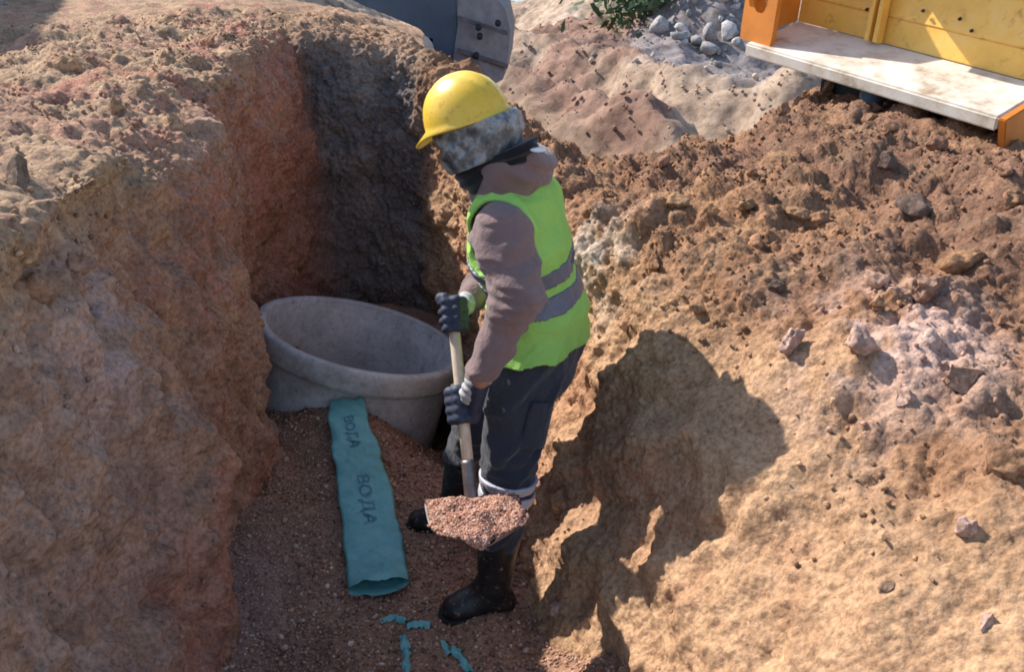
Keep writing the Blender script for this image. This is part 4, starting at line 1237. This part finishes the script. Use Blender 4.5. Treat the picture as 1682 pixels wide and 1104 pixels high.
# ribs
for f_, wd in ((.335, .022), (.37, .022)):
    c0 = B0 + (B1 - B0) * f_ - back * .014
    slab('rib', [c0 + wallv * .004, c0 - back * .05 + wallv * .01, c0 - back * .05 + wallv * .8, c0 + wallv * .84], ld * wd, M_yel, buck, .002)
# unseen box above, added to throw shade on the sheet and lip
c0 = B0 + (B1 - B0) * .27 + wallv * .40
slab('shade_box', [c0 - back * .02, c0 + ld * .20 - back * .02, c0 + ld * .20 - back * .26, c0 - back * .26], wallv * .30, M_yel, buck)
# end plates
e0 = LL + BR_dir * .30
pl = [LL + BR_dir * .22 + nrm * .003, B0 + nrm * .003, B0 + wallv * .7, LL + BR_dir * .02 + wallv * .55, LL + BR_dir * .02 + wallv * .20]
slab('end_plate', pl, -ld * .035, M_org, buck)
slab('end_plate', [LR - nrm * .004, BRp, BRp - up * .36, LR + BR_dir * .3 - up * .36], ld * .03, M_org, buck)
slab('end_plate', [LR + BR_dir * .9 + nrm * .003, BRp + BR_dir * .3, BRp + BR_dir * .3 + wallv * .8, BRp + wallv * .8], ld * .035, M_yel, buck)
# ring lug on the left end plate
lc_ = W(1256, 8, 4.33)
vs, fs = [], []
for k_, (R_, h_) in enumerate([(.030, 0), (.0, 0), (.0, .03), (.030, .03), (.030, 0)]):
    for q in range(32):
        th = 2 * math.pi * (q + .5) / 32; Rq = R_ or min(.085 / abs(math.cos(th)), .15 / abs(math.sin(th))); vs.append(lc_ + Rq * (math.cos(th) * ld + math.sin(th) * wallv) - back * h_)
for k_ in range(4):
    for q in range(32): fs.append([k_ * 32 + q, k_ * 32 + (q + 1) % 32, (k_ + 1) * 32 + (q + 1) % 32, (k_ + 1) * 32 + q])
mesh_py('lug', vs, fs, M_org, buck, False)
# underside frame, dark
slab('underframe', [LL + BR_dir * .75 + ld * .22 - up * .062, LR + BR_dir * .55 - ld * .05 - up * .042, BRp + BR_dir * .8 - ld * .05 - up * .042, BLp + BR_dir * .8 + ld * .05 - up * .042], -up * .22, M_dark, buck)
pp = W(1432, 150, 3.98); v_, f_ = tube([pp + up * .0, pp - up * .40], .045, 24)
mesh_py('support_pipe', v_, f_, M_pipe, buck)
for q in (.07, .21, .30, .52, .66, .71, .93):   # bolts
    c0 = B0 + (B1 - B0) * q + wallv * (.135 + .03 * math.sin(q * 40)) - back * .012
    bm = bmesh.new(); bmesh.ops.create_cone(bm, cap_ends=True, segments=6, radius1=.008, radius2=.006, depth=.010,
        matrix=Matrix.Translation(Vector(c0 - back * .006)) @ Vector(-back).to_track_quat('Z', 'Y').to_matrix().to_4x4())
    mesh_bm('bolt', bm, M_dark, buck)

# ------------------------------------------------------------------ excavator bucket (top centre)
M_blue = flat_mat('blue_grey_paint', (.055, .085, .13), .5, .4, .25, 5, .15, .01)
M_dust = flat_mat('dusty_steel', (.22, .205, .215), .8, .25, .2, 14, .3, .01)
M_strip = flat_mat('worn_strip', (.11, .10, .11), .7, .3, .3, 20, .2)
M_tooth = flat_mat('worn_tooth', (.62, .58, .52), .5, .4)
DE = 5.75
eb = W(770, 60, DE)
exc = empty('excavator_bucket', tuple(eb)); tag(exc, 'dark blue excavator bucket with dusty curved back hanging over the far trench end', 'excavator bucket')
def E(px, py, dd=0): return W(px, py, DE + dd)
# side plate facing the camera
side = [E(540, -20), E(600, 10), (E(640, 26)), E(690, 47), E(708, 70), E(722, 98), E(744, 112), E(752, 60), E(750, -80), E(560, -80)]
slab('side_plate', side, np.array([0, .05, 0]), M_blue, exc, .006)
# curved back shell, swept away from the camera
prof_ = [E(744, 116), E(752, 60), E(752, 0), E(748, -80)]
def shell(name, pr, ext, thick, mat):
    vs, fs = [], []; n_ = len(pr)
    for off in (0, 1):
        for p in pr: vs.append(np.array(p) + ext * off)
    for off in (0, 1):
        for p in pr: vs.append(np.array(p) + ext * off + thick)
    for q in range(n_ - 1):
        fs += [[q, q + 1, n_ + q + 1, n_ + q], [2 * n_ + q, 3 * n_ + q, 3 * n_ + q + 1, 2 * n_ + q + 1], [q, 2 * n_ + q, 2 * n_ + q + 1, q + 1], [n_ + q, n_ + q + 1, 3 * n_ + q + 1, 3 * n_ + q]]
    fs += [[0, n_, 3 * n_, 2 * n_], [n_ - 1, 3 * n_ - 1, 4 * n_ - 1, 2 * n_ - 1]]
    return mesh_py(name, vs, fs, mat, exc, False)
bk = [E(742, 112, -.02), E(756, 122, -.03), E(780, 134, -.03), E(808, 140, -.02), E(826, 130, .04), E(834, 96, .10), E(838, 50, .16), E(830, 14, .2), E(800, -20, .2), E(748, -60, .1), E(748, -30, 0), E(752, 40, -.02)]
slab('back_shell', bk, np.array([.03, .45, .0]), M_dust, exc, 0)
for y0 in (24, 78):
    a_, b_ = E(752, y0, -.05), E(834, y0 + 26, .08)
    slab('wear_strip', [a_, b_, b_ - up * (.010 if y0 in (-6, 50) else .024), a_ - up * (.010 if y0 in (-6, 50) else .024)], np.array([0, -.03, 0]), M_strip, exc, .003)
for q_, (px, py) in enumerate([(786, 45), (788, 60), (782, 92), (818, 38)]):
    a_ = E(px, py, -.06); v_, f_ = tube([a_, a_ + np.array([0, .05, 0])], .018, 12); mesh_py('bolt', v_, f_, M_dark, exc)
slab('tooth', [E(694, 58), E(712, 62), E(712, 86), E(698, 84)], np.array([0, .09, 0]), M_tooth, exc, .004)
slab('tooth', [E(700, 86), E(716, 90), E(714, 97), E(706, 96)], np.array([0, .09, 0]), M_tooth, exc, .003)
a_, b_ = E(620, -60, .2), E(560, -420, .2)
slab('dipper_arm', [a_ + [-.15, 0, 0], a_ + [.2, 0, 0], b_ + [.2, 0, 0], b_ + [-.2, 0, 0]], np.array([0, .3, 0]), M_blue, exc)
